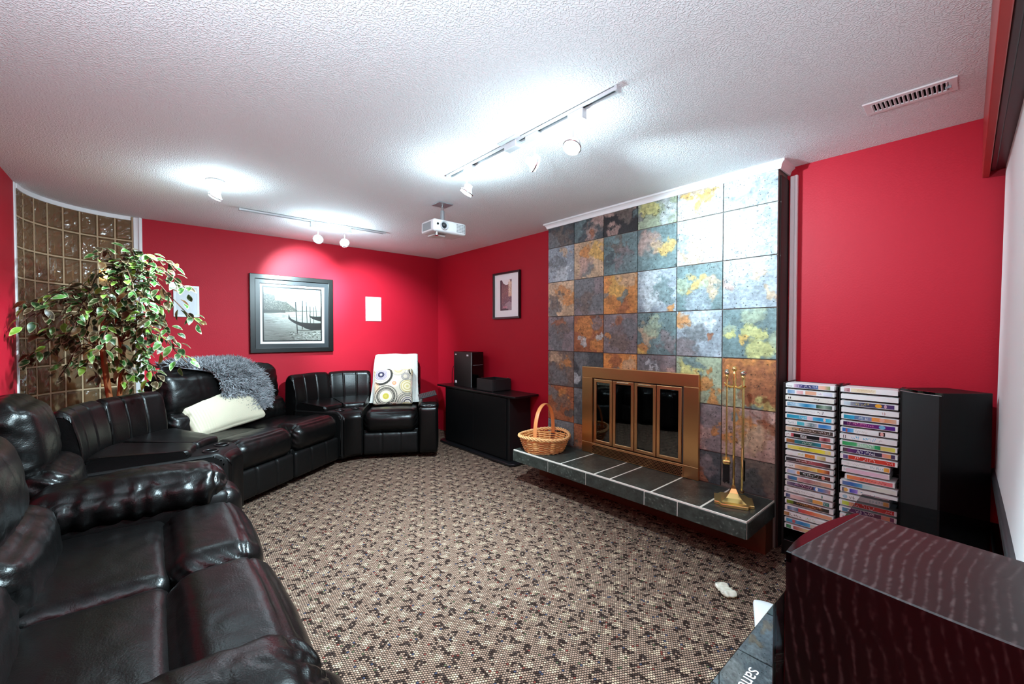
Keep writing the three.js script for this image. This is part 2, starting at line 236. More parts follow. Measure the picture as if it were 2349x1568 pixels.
// ---------- fireplace ----------
{
  const T = .33132, Y0 = 2.19421, Z0 = -2.87261, Z1 = Z0 + 6 * T;
  const f = thing('fireplace', 'slate tiled fireplace with a raised floating slate hearth between the red walls', 'fireplace', [FX, 0, (Z0 + Z1) / 2]);
  const zc = (Z0 + Z1) / 2;
  const grout = mat({ color: 0x77736c, roughness: .9 }), grout2 = mat({ color: 0xe8e2d6, roughness: .85 }), sideWood = mat({ color: 0x26120c, roughness: .55 });
  part('chimney_breast', at(rbox(XR - FX + .05, H, 6 * T - .004, .002), (XR - FX) / 2 + .035, H / 2, 0), grout, f);
  part('side_panel', at(rbox(XR - FX - .02, H - .08, .012, .002), (XR - FX) / 2 + .016, (H - .08) / 2, Z1 - zc + .004), sideWood, f);
  for (let r = 0; r < 7; r++) for (let c = 0; c < 6; c++) {
    const yt = r === 0 ? H - .004 : Y0 - (r - 1) * T, yb = r === 6 ? .312 : Y0 - r * T, g0 = .0035, w = T - g0 * 2, h = yt - yb - g0 * 2;
    let g = new THREE.BoxGeometry(.012, h, w, 1, 4, 4); const P = g.attributes.position, U = g.attributes.uv;
    for (let i = 0; i < P.count; i++) {
      const x = P.getX(i), y = P.getY(i), z = P.getZ(i), fy = (h / 2 - y) / (r === 0 || r === 6 ? T : h), fz = z / w + .5, off = r === 0 ? 1 - h / T : 0;
      const ed = Math.max(Math.abs(y / h), Math.abs(z / w)) > .49 ? .0018 : 0;
      P.setX(i, x < 0 ? x - .001 + ed + .0016 * nz(z * 9 + c * 3, y * 9, r) + .0012 * nz(c * 5.1, r * 3.3, 4) : x);
      U.setXY(i, (c + clamp(fz, .01, .99)) / 6, 1 - (r + clamp(fy + off, .01, .99)) / 7);
    }
    g.computeVertexNormals();
    part('slate_tile', g, slate, f, [.005, (yt + yb) / 2, Z0 + (c + .5) * T - zc]);
  }
  // hearth: slab with top and front tiles and pale joints, on a set-back base
  const hx0 = 2.527 - FX, zA = Z0 - zc, zB = Z1 - zc;
  part('hearth_base', at(rbox(.13, .205, 6 * T - .02, .004), -.065, .1025, 0), mat({ color: 0x5a2c12, roughness: .6 }), f);
  part('hearth_slab', at(rbox(-hx0 - .003, .104, 6 * T - .006, .002), hx0 / 2 + .0015, .2565, 0), grout2, f);
  const top = [Z0, -2.292, -1.955, -1.812, -1.482, -1.152, Z1].map(z => z - zc), fr = [Z0, -2.43, -2.03, -1.53, -1.295, Z1].map(z => z - zc);
  const ht = (g, k) => { const U = g.attributes.uv; for (let i = 0; i < U.count; i++) U.setXY(i, U.getX(i) * .8 + k * .31, U.getY(i) * .8 + k * .17); return g; };
  for (let i = 0; i < 6; i++) { const a = top[i] + (i ? .006 : .006), b = top[i + 1] - .006; part('hearth_tile', ht(rbox(-hx0 - .012, .012, b - a, .003), i), darkSlate, f, [hx0 / 2 + .002, .304 + .001 * nz(i * 3.7, 1), (a + b) / 2]); }
  for (let i = 0; i < 5; i++) { const a = fr[i] + .004, b = fr[i + 1] - .004; part('hearth_front_tile', ht(rbox(.012, .092, b - a, .003), i + 9), darkSlate, f, [hx0 + .001, .252, (a + b) / 2]); }
  part('hearth_end_tile', ht(rbox(-hx0 - .016, .092, .01, .003), 3), darkSlate, f, [hx0 / 2, .252, zB - .003]);
  part('hearth_end_tile', ht(rbox(-hx0 - .016, .092, .01, .003), 5), darkSlate, f, [hx0 / 2, .252, zA + .003]);
  // white mouldings round the breast
  const prof = () => { const s = new THREE.Shape(); s.moveTo(0, 0); s.lineTo(-.008, 0); s.lineTo(-.011, .010); s.quadraticCurveTo(-.013, .024, -.026, .034); s.lineTo(-.034, .037); s.lineTo(-.034, .050); s.lineTo(0, .050); s.closePath(); return s; };
  const mitred = path => { // the profile carried along a plan of corners (x, z), outwards to the left of the way
    const p = prof().getPoints(6), M = p.length, pos = [], idx = [];
    path.forEach((q, i) => {
      const d = (a, b) => { const L = Math.hypot(b[0] - a[0], b[1] - a[1]); return [(b[0] - a[0]) / L, (b[1] - a[1]) / L]; }, d0 = i ? d(path[i - 1], q) : d(q, path[1]), d1 = i < path.length - 1 ? d(q, path[i + 1]) : d0;
      const n0 = [d0[1], -d0[0]], n1 = [d1[1], -d1[0]], m = [n0[0] + n1[0], n0[1] + n1[1]], k = 2 / (m[0] * m[0] + m[1] * m[1]);
      for (const v of p) pos.push(q[0] + m[0] * k * -v.x, H - .0505 + v.y, q[1] + m[1] * k * -v.x);
    });
    for (let i = 0; i + 1 < path.length; i++) for (let j = 0; j < M; j++) { const a = i * M + j, b = i * M + (j + 1) % M; idx.push(a, b, a + M, b, b + M, a + M); }
    const g = new THREE.BufferGeometry(); g.setAttribute('position', new THREE.Float32BufferAttribute(pos, 3)); g.setIndex(idx); const f = g.toNonIndexed(); f.computeVertexNormals(); return uvm(f);
  };
  struct('trim_4', mitred([[XR, Z1 + .006], [FX - .001, Z1 + .006], [FX - .001, Z0 - .002], [XR, Z0 - .002]]), mat({ color: 0xeef0f1, roughness: .35, side: THREE.DoubleSide }));
  struct('trim_5', at(join([at(rbox(.018, H - .06, .042, .004), 0, 0, 0), at(rbox(.026, H - .06, .016, .004), -.002, 0, .012)]), XR - .009, (H - .06) / 2, -.845), trimWhite);

  // bronze insert with four glass doors
  const ins = thing('fireplace_insert', 'bronze fireplace insert with four narrow dark glass doors set in the slate', 'fireplace insert', [FX, .312, -1.891]);
  const x0 = -.03, hw = .529, brushed = mat({ color: 0xdcae78, roughness: .34, metalness: 1, anisotropy: .6 }), bz = mat({ color: 0xdcaa78, roughness: .32, metalness: 1 });
  part('frame_top', at(rbox(.028, .094, hw * 2, .004), x0 + .014, .762 - .047, 0), brushed, ins);
  for (const s of [-1, 1]) part('frame_side', at(rbox(.026, .575, .112, .003), x0 + .014, .0925 + .2875, s * (hw - .056)), brushed, ins);
  part('frame_bottom', at(rbox(.025, .092, hw * 2, .003), x0 + .014, .046, 0), brushed, ins);
  { // perforated air grille: a plate with a field of raised rims
    const g = []; for (let i = 0; i < 64; i++) for (let j = 0; j < 6; j++) { const t = new THREE.BoxGeometry(.003, .0075, .0095); t.translate(x0 - .001, .014 + j * .0115, -.405 + i * .0128 + (j % 2) * .0064); g.push(t); }
    const gr = part('grille', at(rbox(.004, .074, .84, .001), x0, .044, 0), bz, ins); const holes = part('perforations', join(g), darkHole, gr); holes.userData.kind = 'stuff';
  }
  part('mesh_curtain', (() => { const g = new THREE.PlaneGeometry(.82, .57, 160, 1), P = g.attributes.position; for (let i = 0; i < P.count; i++) P.setZ(i, .003 * Math.sin(P.getX(i) * 160 + 2 * nz(P.getX(i) * 9, 1)) + .003 * nz(P.getX(i) * 30, 2)); g.computeVertexNormals(); g.rotateY(-Math.PI / 2); g.translate(-.011, .38, 0); return uvm(g); })(), mat({ color: 0x4a4642, roughness: .6, metalness: .4, side: THREE.DoubleSide }), ins);
  const pane = mat({ color: 0xa0a0a0, transmission: 1, thickness: 0, roughness: .02, ior: 1.6, specularIntensity: 1 });
  for (let i = 0; i < 4; i++) {
    const w = .2015, z = -.3023 + i * w, fold = (i % 2 ? 1 : -1) * .05;
    const rail = (ww, hh) => { const s = new THREE.Shape(); s.moveTo(-ww / 2, -hh / 2); s.lineTo(ww / 2, -hh / 2); s.lineTo(ww / 2, hh / 2); s.lineTo(-ww / 2, hh / 2); s.closePath(); const p = new THREE.Path(), b = .02; p.moveTo(-ww / 2 + b, -hh / 2 + b); p.lineTo(-ww / 2 + b, hh / 2 - b); p.lineTo(ww / 2 - b, hh / 2 - b); p.lineTo(ww / 2 - b, -hh / 2 + b); p.closePath(); s.holes.push(p); const g = new THREE.ExtrudeGeometry(s, { depth: .006, bevelEnabled: true, bevelSize: .003, bevelThickness: .004, bevelSegments: 2 }); g.rotateY(-Math.PI / 2); return uvm(g); };
    const d = part('door', rail(w - .012, .55), bz, ins, [x0 + .012, .38, z], [0, fold, 0]);
    part('pane', uvm(new THREE.BoxGeometry(.004, .512, w - .05)), pane, d, [-.002, 0, 0]);
    if (i === 1 || i === 2) part('handle', at(rbox(.012, .01, .11, .004), -.014, .268, 0), mat({ color: 0xe8d8b8, roughness: .2, metalness: 1 }), d);
  }
}

// ---------- lamps ----------
const glow = (k) => new THREE.MeshStandardMaterial({ color: 0xffffff, emissive: LAMP.tint, emissiveIntensity: k, roughness: .3 });
const lampWhite = mat({ color: 0xc9cdd0, roughness: .35, metalness: .2 });
// a gimbal head hanging under (x, y, z) and shining towards `aim`
function lampHead(parent, base, [x, y, z], aim, { leak = 1, spot = 1, angle = .62, face = 6, back = .9, pen = .7 } = {}) {
  const head = new THREE.Group(); const n = parent.children.filter(c => /^lamp_head/.test(c.name)).length; head.name = n ? `lamp_head_${String(n).padStart(3, '0')}` : 'lamp_head';
  head.position.set(x - base[0], y - base[1], z - base[2]); parent.add(head);
  const d = V(aim[0] - x, aim[1] - y, aim[2] - z).normalize(), q = new THREE.Quaternion().setFromUnitVectors(V(0, -1, 0), d);
  const yaw = Math.atan2(d.x, d.z);
  part('stem', cyl(.006, .006, .05, 10), lampWhite, head, [0, .062, 0]);
  const yoke = part('yoke', new THREE.TorusGeometry(.044, .0045, 8, 24, Math.PI), lampWhite, head, [0, 0, 0], [0, yaw, 0]);
  const bulb = part('bulb', lathe([[.001, .05], [.016, .048], [.02, .03], [.036, .004], [.04, -.012], [.0385, -.014]], 28), glow(back), head); bulb.quaternion.copy(q);
  const lens = part('lens', lathe([[.039, -.0135], [.02, -.018], [.0005, -.019]], 28), glow(face), head); lens.quaternion.copy(q);
  const ring = part('ring', new THREE.TorusGeometry(.043, .004, 8, 32), chrome, head); ring.quaternion.copy(q.clone().multiply(new THREE.Quaternion().setFromAxisAngle(V(1, 0, 0), Math.PI / 2)));
  if (leak) { const p = new THREE.PointLight(LAMP.tint, LAMP.leak * leak, 0, 2); p.position.set(x, y, z).addScaledVector(d, .005); p.castShadow = true; p.shadow.radius = 1.5; scene.add(p); }
  if (spot) { const s = new THREE.SpotLight(LAMP.tint, LAMP.spot * spot, 0, angle, pen, 2); s.position.set(x, y, z).addScaledVector(d, .03); s.target.position.set(...aim); s.castShadow = true; s.shadow.radius = 1.5; scene.add(s, s.target); }
  return head;
}
function trackLight(label, [x, z], len, along, heads, feedAt) {
  const base = [x, H, z], t = thing('track_light', label, 'track light', base, along === 'x' ? Math.PI / 2 : 0);
  const dark = mat({ color: 0x3a3d40, roughness: .5 });
  const tr = part('track', join([at(rbox(.006, .02, len, .002), -.015, -.01, 0), at(rbox(.006, .02, len, .002), .015, -.01, 0), at(rbox(.036, .006, len, .002), 0, -.003, 0)]), lampWhite, t);
  part('groove', at(new THREE.BoxGeometry(.024, .002, len - .02), 0, -.007, 0), dark, tr);
  for (const s of [-1, 1]) part('end_cap', at(rbox(.038, .022, .014, .003), 0, -.011, s * len / 2), lampWhite, t);
  part('ceiling_plate', at(rbox(.10, .006, .16, .003), .0, -.0025, feedAt), lampWhite, t);
  part('power_feed', at(rbox(.046, .036, .10, .005), 0, -.026, feedAt), lampWhite, t);
  for (const h of heads) {
    const o = along === 'x' ? h.at[0] - x : h.at[2] - z;  // offset along the track in its own axis
    part('adapter', at(rbox(.034, .05, .095, .005), 0, -.043, o + (h.side || 0)), lampWhite, t);
  }
  const inv = new THREE.Matrix4().makeRotationY(-t.rotation.y);
  for (const h of heads) { const hd = lampHead(t, base, h.at, h.aim, h.o); hd.position.applyMatrix4(inv); hd.quaternion.premultiply(new THREE.Quaternion().setFromAxisAngle(V(0, 1, 0), -t.rotation.y)); }
  return t;
}
trackLight('white ceiling track light with three spot heads in front of the fireplace', [1.563, -1.76], 1.35, 'z', [
  { at: [1.555, 2.27, -2.215], aim: [.8, .25, -3.3], o: { leak: 2.2, spot: .74, angle: 1.1, face: 14, back: .3 }, side: .02 },
  { at: [1.545, 2.255, -1.585], aim: [3.0, 1.86, -1.03], o: { leak: .8, spot: .25, angle: .62, back: .5 }, side: -.03 },
  { at: [1.563, 2.265, -1.345], aim: [.55, .3, -1.3], o: { leak: .8, spot: .56, angle: 1.1, face: 5, back: .3 }, side: .03 }], -.02);
trackLight('white ceiling track light with two spot heads near the picture wall', [1.27, -4.24], 1.3, 'x', [
  { at: [1.25, 2.262, -4.235], aim: [1.38, 1.93, -5.2], o: { leak: 1.5, spot: .36, angle: .5, back: .25, pen: .5 }, side: -.02 },
  { at: [1.50, 2.262, -4.235], aim: [2.1, 1.5, -5.2], o: { leak: 1.7, spot: .32, angle: .68, back: .7, pen: .6 }, side: .02 }], 0);
{
  const t = thing('ceiling_spotlight', 'single ceiling spotlight with a glaring bulb above the corner sofa', 'ceiling light', [.383, H, -3.60]);
  part('canopy', at(lathe([[.0, 0], [.055, 0], [.052, -.016], [.02, -.024], [.0, -.024]], 28), 0, 0, 0), lampWhite, t);
  lampHead(t, [.383, H, -3.6], [.383, 2.33, -3.6], [-.12, 1.25, -4.25], { leak: 1.5, spot: .27, angle: .62, face: 30, back: .8 });
}

// ---------- projector ----------
{
  const p = thing('projector', 'white video projector hanging upside down from a ceiling plate', 'projector', [1.842, 2.165, -2.948]);
  const w = .305, h = .098, d = .2, body = mat({ color: 0xe4e7e9, roughness: .45 }), grey = mat({ color: 0x8e9396, roughness: .5 });
  part('body', puff(w, h, d, { r: .016, bulge: [.002, .004, .004], n: [16, 8, 12] }), body, p, [0, .05, 0]);
  const lensR = part('lens_ring', at(lathe([[.034, -.01], [.036, .012], [.03, .016], [.026, .004]], 32), 0, 0, 0, Math.PI / 2), mat({ color: 0xcfd3d5, roughness: .3 }), p, [-.062, .052, d / 2]);
  part('lens', new THREE.SphereGeometry(.026, 24, 12, 0, Math.PI * 2, 0, Math.PI / 2), mat({ color: 0x1a2228, roughness: .03, clearcoat: 1 }), lensR, [0, 0, -.004], [Math.PI / 2, 0, 0]);
  part('sensor', at(cyl(.009, .009, .008, 16), 0, 0, 0, Math.PI / 2), glossBlack, p, [-.118, .058, d / 2 + .002]);
  for (let i = 0; i < 5; i++) { const g = []; for (let j = 0; j < 6; j++) g.push(at(new THREE.BoxGeometry(.012, .006, .004), 0, j * .0115, 0)); for (let j = 0; j < 6; j++) part('vent_slot', at(new THREE.BoxGeometry(.012, .006, .004), 0, 0, 0), grey, p, [.062 + i * .017, .022 + j * .0115, d / 2 + .003]); }
  part('side_grille', at(rbox(.006, .06, .13, .003), 0, 0, 0), grey, p, [-w / 2 - .001, .05, -.005]);
  part('control_panel', rbox(.07, .004, .05, .002), grey, p, [-.05, -.001, .04]);
  part('foot', cyl(.012, .014, .03, 16), chrome, p, [-.11, -.012, .07]);
  part('lower_cover', rbox(.11, .012, .09, .004), body, p, [-.045, -.006, -.04]);
  part('neck', cyl(.017, .02, .12, 16), greyMetal, p, [.03, .16, -.07]);
  part('pole', cyl(.011, .011, .12, 12), chrome, p, [.03, .215, -.07]);
  part('ceiling_plate', rbox(.13, .008, .13, .003), greyMetal, p, [.03, H - 2.165 - .004, -.07]);
  part('mount_arm', rbox(.06, .012, .05, .004), body, p, [.08, .104, -.02]);
}

// ---------- ceiling vent ----------
{
  const v = thing('ceiling_vent', 'long white slotted air vent in the ceiling by the red wall', 'vent', [2.622, H, -.26], .02);
  part('duct_opening', at(new THREE.BoxGeometry(.09, .002, .26), 0, -.002, 0), darkHole, v);
  for (const s of [-1, 1]) { part('flange', at(rbox(.026, .008, .31, .003), s * .055, -.004, 0), trimWhite, v); part('flange', at(rbox(.13, .008, .028, .003), 0, -.0035, s * .14), trimWhite, v); }
  for (let i = 0; i < 17; i++) part('louvre', at(rbox(.088, .012, .0035, .001), 0, -.005, 0, .5), trimWhite, v, [0, 0, -.122 + i * .01525]);
  part('damper_lever', at(rbox(.006, .012, .02, .002), .0, -.012, .125), greyMetal, v);
}

// ---------- pictures and wall speakers ----------
function frameRing(w, h, b, d, bev = .004) {
  const s = new THREE.Shape(); s.moveTo(-w / 2, -h / 2); s.lineTo(w / 2, -h / 2); s.lineTo(w / 2, h / 2); s.lineTo(-w / 2, h / 2); s.closePath();
  const p = new THREE.Path(); p.moveTo(-w / 2 + b, -h / 2 + b); p.lineTo(-w / 2 + b, h / 2 - b); p.lineTo(w / 2 - b, h / 2 - b); p.lineTo(w / 2 - b, -h / 2 + b); p.closePath(); s.holes.push(p);
  return uvm(new THREE.ExtrudeGeometry(s, { depth: d, bevelEnabled: true, bevelSize: bev, bevelThickness: bev, bevelSegments: 2 }));
}
{
  const w = .85, h = .845, p = thing('framed_picture', 'large black framed picture of boats and poles on water, lit from above', 'picture', [1.268, 1.586, ZB], 0);
  const frame = mat({ color: 0x050606, roughness: .3 }), grey = mat({ color: 0x2e3235, roughness: .3 }), white = mat({ color: 0xf2f2f0, roughness: .7 });
  part('frame', frameRing(w, h, .044, .034), frame, p, [0, 0, .002]);
  part('inner_frame', frameRing(w - .09, h - .09, .046, .018, .003), grey, p, [0, 0, .002]);
  part('mat_board', frameRing(w - .184, h - .184, .026, .006, .001), white, p, [0, 0, .004]);
  part('mat_line', frameRing(w - .236, h - .236, .012, .006, .001), frame, p, [0, 0, .005]);
  const t = paint(900, 900, (c, W, Hh) => {
    const g = c.createLinearGradient(0, 0, W, Hh * .45); g.addColorStop(0, '#aab0b2'); g.addColorStop(.5, '#dfe4e8'); g.addColorStop(1, '#f0f3f6'); c.fillStyle = g; c.fillRect(0, 0, W, Hh);
    const wg = c.createLinearGradient(0, Hh * .42, W * .3, Hh); wg.addColorStop(0, '#e8ecec'); wg.addColorStop(.35, '#b9b9b2'); wg.addColorStop(1, '#8f8d84'); c.fillStyle = wg; c.fillRect(0, Hh * .42, W, Hh * .6);
    c.fillStyle = '#55544b'; c.beginPath(); c.moveTo(0, 90); c.lineTo(30, 110); c.lineTo(170, 140); c.lineTo(175, 215); c.lineTo(330, 245); c.lineTo(340, 215); c.lineTo(352, 250); c.lineTo(520, 290); c.lineTo(700, 305); c.lineTo(900, 325); c.lineTo(900, 378); c.lineTo(560, 395); c.lineTo(300, 420); c.lineTo(120, 440); c.lineTo(0, 440); c.fill();
    for (let i = 0; i < 900; i++) { const x = rr(0, 880) * rnd(), y0 = 100 + x * .22 + (x > 175 ? 40 : 0), y = rr(y0, 400); c.fillStyle = rnd() < .5 ? 'rgba(180,176,160,.5)' : 'rgba(30,30,26,.55)'; c.fillRect(x, y, rr(4, 12), rr(3, 14)); }
    c.fillStyle = 'rgba(225,228,228,.55)'; c.beginPath(); c.moveTo(350, 250); c.lineTo(900, 318); c.lineTo(900, 372); c.lineTo(520, 384); c.fill();
    c.fillStyle = '#3a3932'; c.fillRect(0, 380, 330, 46);
    for (let i = 0; i < 420; i++) { const y = rr(430, 900), x = rr(0, 900) * (y > 640 ? 1 : .7); c.fillStyle = rnd() < .55 ? `rgba(80,78,70,${rr(.1, .5)})` : `rgba(225,225,220,${rr(.2, .5)})`; c.fillRect(x, y, rr(20, 130), rr(1.5, 6)); }
    c.lineCap = 'round'; c.strokeStyle = '#1c1b18';
    const pole = (x0, y0, x1, y1, lw) => { c.lineWidth = lw; c.beginPath(); c.moveTo(x0, y0); c.lineTo(x1, y1); c.stroke(); };
    pole(486, 235, 512, 770, 15); pole(597, 212, 590, 700, 13); pole(658, 228, 668, 620, 11); pole(715, 280, 722, 620, 10); pole(772, 270, 776, 620, 9); pole(812, 285, 820, 520, 9);
    c.fillStyle = '#1b1916'; c.beginPath(); c.moveTo(378, 445); c.lineTo(392, 480); c.quadraticCurveTo(400, 540, 560, 580); c.quadraticCurveTo(720, 600, 900, 590); c.lineTo(900, 710); c.quadraticCurveTo(700, 740, 600, 660); c.quadraticCurveTo(420, 590, 372, 520); c.closePath(); c.fill();
    c.beginPath(); c.moveTo(705, 430); c.lineTo(722, 470); c.quadraticCurveTo(800, 480, 900, 470); c.lineTo(900, 560); c.quadraticCurveTo(770, 540, 705, 485); c.closePath(); c.fill();
    c.lineWidth = 12; c.strokeStyle = '#2a2824'; c.beginPath(); c.moveTo(520, 715); c.quadraticCurveTo(700, 740, 900, 690); c.stroke(); c.lineWidth = 7; c.beginPath(); c.moveTo(390, 800); c.quadraticCurveTo(560, 740, 900, 760); c.stroke();
    for (let i = 0; i < 160; i++) { c.fillStyle = rnd() < .5 ? '#2b2924' : '#dcdad2'; c.globalAlpha = .7; c.fillRect(rr(390, 890), rr(740, 890), rr(5, 40), rr(3, 10)); } c.globalAlpha = 1;
  });
  part('print', new THREE.PlaneGeometry(w - .248, h - .248), mat({ map: t, color: 0xc4c6c6, roughness: .3, clearcoat: .4, clearcoatRoughness: .1 }), p, [0, 0, .006]);
  part('backing', at(rbox(w - .02, h - .02, .004, .001), 0, 0, 0), blackWood, p, [0, 0, .002]);
}
{
  const w = .474, h = .537, p = thing('framed_picture', 'small white matted picture in a thin black frame on the right wall', 'picture', [XR, 1.812, -3.702], -Math.PI / 2);
  part('frame', frameRing(w, h, .018, .024, .002), mat({ color: 0x060607, roughness: .3 }), p, [0, 0, .002]);
  const t = paint(420, 800, (c, W, Hh) => {
    const g = c.createLinearGradient(0, 0, W, Hh); g.addColorStop(0, '#5b4a54'); g.addColorStop(.4, '#8a6a66'); g.addColorStop(.7, '#6d5c66'); g.addColorStop(1, '#4a4450'); c.fillStyle = g; c.fillRect(0, 0, W, Hh);
    c.fillStyle = '#f1efee'; c.beginPath(); c.moveTo(70, 0); c.lineTo(340, 0); c.lineTo(330, 110); c.quadraticCurveTo(220, 170, 110, 80); c.fill();
    c.fillStyle = '#2b2a34'; c.fillRect(0, 0, 50, Hh); c.fillStyle = '#d9bfa0'; c.fillRect(300, 60, 120, 380); c.fillStyle = '#efe2d0'; c.fillRect(335, 10, 34, 330);
    for (let i = 0; i < 900; i++) { const x = rr(50, 420), y = rr(120, 780); c.fillStyle = ['rgba(150,70,80,.4)', 'rgba(80,60,90,.4)', 'rgba(230,200,190,.35)', 'rgba(60,50,60,.4)', 'rgba(190,150,130,.35)'][Math.floor(rnd() * 5)]; c.fillRect(x, y, rr(4, 22), rr(4, 18)); }
    c.fillStyle = '#cfc4c6'; c.beginPath(); c.moveTo(180, 640); c.lineTo(330, 560); c.lineTo(420, 600); c.lineTo(420, 800); c.lineTo(240, 800); c.globalAlpha = .5; c.fill(); c.globalAlpha = .8; c.fillStyle = '#c98a96'; c.fillRect(100, 690, 150, 50); c.globalAlpha = 1;
    c.fillStyle = '#33303a'; c.fillRect(0, 760, 300, 40);
  });
  part('mat_board', rbox(w - .03, h - .03, .006, .001), mat({ color: 0xf4f5f6, roughness: .6 }), p, [0, 0, .006]);
  part('print', new THREE.PlaneGeometry(.205, .355), mat({ map: t, roughness: .35 }), p, [-.012, .004, .0095]);
}
for (const [x, lb] of [[.31, 'white rectangular wall speaker partly behind the leafy plant'], [2.207, 'white rectangular wall speaker to the right of the large picture']]) {
  const s = thing('wall_speaker', lb, 'speaker', [x, 1.685, ZB], 0, 'white wall speakers');
  part('frame', frameRing(.198, .302, .016, .008, .002), whitePlastic, s, [0, 0, .002]);
  part('grille', puff(.17, .274, .01, { r: .004, bulge: [0, 0, .002], n: [6, 8, 2] }), mat({ color: 0xdde3e8, roughness: .7 }), s, [0, 0, .006]);
}

// ---------- red valance and projection screen on the wall beside the camera ----------
{
  const gx = 3.16, th = .025, rot = [0, th, 0];
  struct('trim_8', at(rbox(2.4, .3, .024, .003), -1.2, 2.29, -.026), mat({ color: 0xa8302a, roughness: .35 }), [gx, 0, 0], rot);
  const s = thing('projection_screen', 'white projection screen hanging from a long black case at the right edge', 'projection screen', [gx, 0, 0], th);
  part('case', at(rbox(2.36, .27, .10, .01), -1.2, 2.30, .04), blackPlastic, s);
  part('case_lip', at(rbox(2.36, .02, .02, .004), -1.2, 2.172, -.002), mat({ color: 0x1c1b1a, roughness: .3 }), s);
  part('screen_sheet', (() => { const g = new THREE.BoxGeometry(2.3, 1.5, .003, 40, 30, 1), P = g.attributes.position; for (let i = 0; i < P.count; i++) P.setZ(i, P.getZ(i) + .006 * Math.cos(P.getX(i) * 1.36) + .008 * (P.getY(i) / .75)); g.computeVertexNormals(); g.translate(-1.2, 1.45, .030); return uvm(g); })(), mat({ color: 0xf6f8f8, roughness: .75 }), s);
  part('hem_bar', at(rbox(2.34, .045, .026, .008), -1.2, .682, .022), mat({ color: 0x34373a, roughness: .5 }), s);
}

// ---------- an added floor lamp, out of view on the left, as fill light for the ceiling ----------
{
  const x = -.36, z = -.42, t = thing('added_floor_lamp', 'added slim black uplighter floor lamp, out of view by the near sofa, brightening the ceiling', 'floor lamp', [x, 0, z]);
  part('base', lathe([[0, 0], [.13, 0], [.13, .012], [.03, .03], [0, .03]], 32), blackPlastic, t);
  part('pole', cyl(.011, .011, 1.66, 14), blackPlastic, t, [0, .85, 0]);
  part('bowl', lathe([[.0, 1.66], [.05, 1.665], [.12, 1.70], [.15, 1.745], [.146, 1.745], [.115, 1.706], [.05, 1.674], [0, 1.67]], 36), blackPlastic, t);
  part('bulb', at(new THREE.SphereGeometry(.035, 18, 12), 0, 1.722, 0), glow(6), t);
  const p = new THREE.PointLight(LAMP.tint, LAMP.addedUplight, 0, 2); p.position.set(x, 1.722, z); p.castShadow = true; p.shadow.radius = 3; scene.add(p);
}

// ---------- black leather corner sofa: modules with their front at z = 0 and the floor at y = 0 ----------
const ridge = (x, k = 3) => { const t = Math.max(0, 1 - Math.abs(x) * k); return t * t; };
const wrinkle = (amp, f, sd) => p => amp * (.9 * nz(p.x * f[0] * .45 + sd, p.y * f[1] * .45, p.z * f[2] * .45 + sd) - .8 * ridge(nz(p.x * f[0] + sd, p.y * f[1] + sd, p.z * f[2]), 3.4) - .4 * ridge(nz(p.x * f[0] * 2.2 - sd, p.y * f[1] * 2.2, p.z * f[2] * 2.2 + sd), 4));
const gather = (w, amp, f, from = .72) => p => amp * Math.sin((p.y + p.z * .8) * f + 3 * nz(p.y * 8, p.z * 8, 1)) * sst(from, 1, Math.abs(p.x) / (w / 2));
const groove = (d, dep, wid) => -dep * Math.exp(-(d * d) / (wid * wid));
let ls = 0;
function seat(t, x, w, o = {}) {
  const s = ++ls * 3.7, W2 = w - .008;
  part('base', rbox(w - .01, .27, .8, .01), leatherDull, t, [x, .185, -.47]);
  part('seat_cushion', puff(W2, .17, .46, { r: .05, bulge: [0, .022, .004], n: [30, 10, 26], crease: p => wrinkle(.0035, [5, 8, 9], s)(p) + gather(W2, .0022, 130, .8)(p) * (p.y > 0 ? 1 : .2) }), leather, t, [x, .415, -.525]);
  part('footrest_pad', puff(W2, .25, .315, { r: .095, bulge: [0, .012, .022], n: [36, 22, 26], crease: p => wrinkle(.0025, [6, 7, 6], s + 1)(p) + gather(W2, .004, 120, .78)(p) + (p.y > .02 ? groove(p.z - .085 - .02 * Math.cos(p.x / W2 * 3), .007, .006) : 0) }), leather, t, [x, .408, -.16]);
  part('footrest_panel', puff(W2, .235, .07, { r: .025, bulge: [0, 0, .006], n: [48, 10, 4], crease: p => groove(p.x - W2 / 6, .008, .006) + groove(p.x + W2 / 6, .008, .006) + wrinkle(.002, [6, 6, 6], s)(p) }), leatherDull, t, [x, .178, -.055]);
  part('lumbar_cushion', puff(W2, .27, .2, { r: .08, bulge: [0, .015, .03], n: [34, 20, 16], crease: p => wrinkle(.006, [7, 4, 5], s + 2)(p) + gather(W2, .006, 80, .6)(p) }), leather, t, [x, .575 + (o.ldy || 0), -.745], [-.12, 0, 0]);
  part('back_cushion', puff(W2 - .01, .40, .2, { r: .09, bulge: [0, .03, .045], n: [36, 28, 16], crease: p => wrinkle(.006, [4, 5, 4], s + 4)(p) + gather(W2, .003, 60, .7)(p) + groove(p.x, .003, .004) + (p.z > 0 ? groove(p.y + .13, .008, .012) : 0) }), leather, t, [x, .845 + (o.bdy || 0), -.83 + (o.bdz || 0)], [-.16, 0, 0]);
  part('back_shell', puff(w - .004, .92, .09, { r: .04, bulge: [0, .02, 0], n: [12, 20, 4] }), leatherDull, t, [x, .52 + (o.bdy || 0), -.895 + (o.bdz || 0)], [-.03, 0, 0]);
}
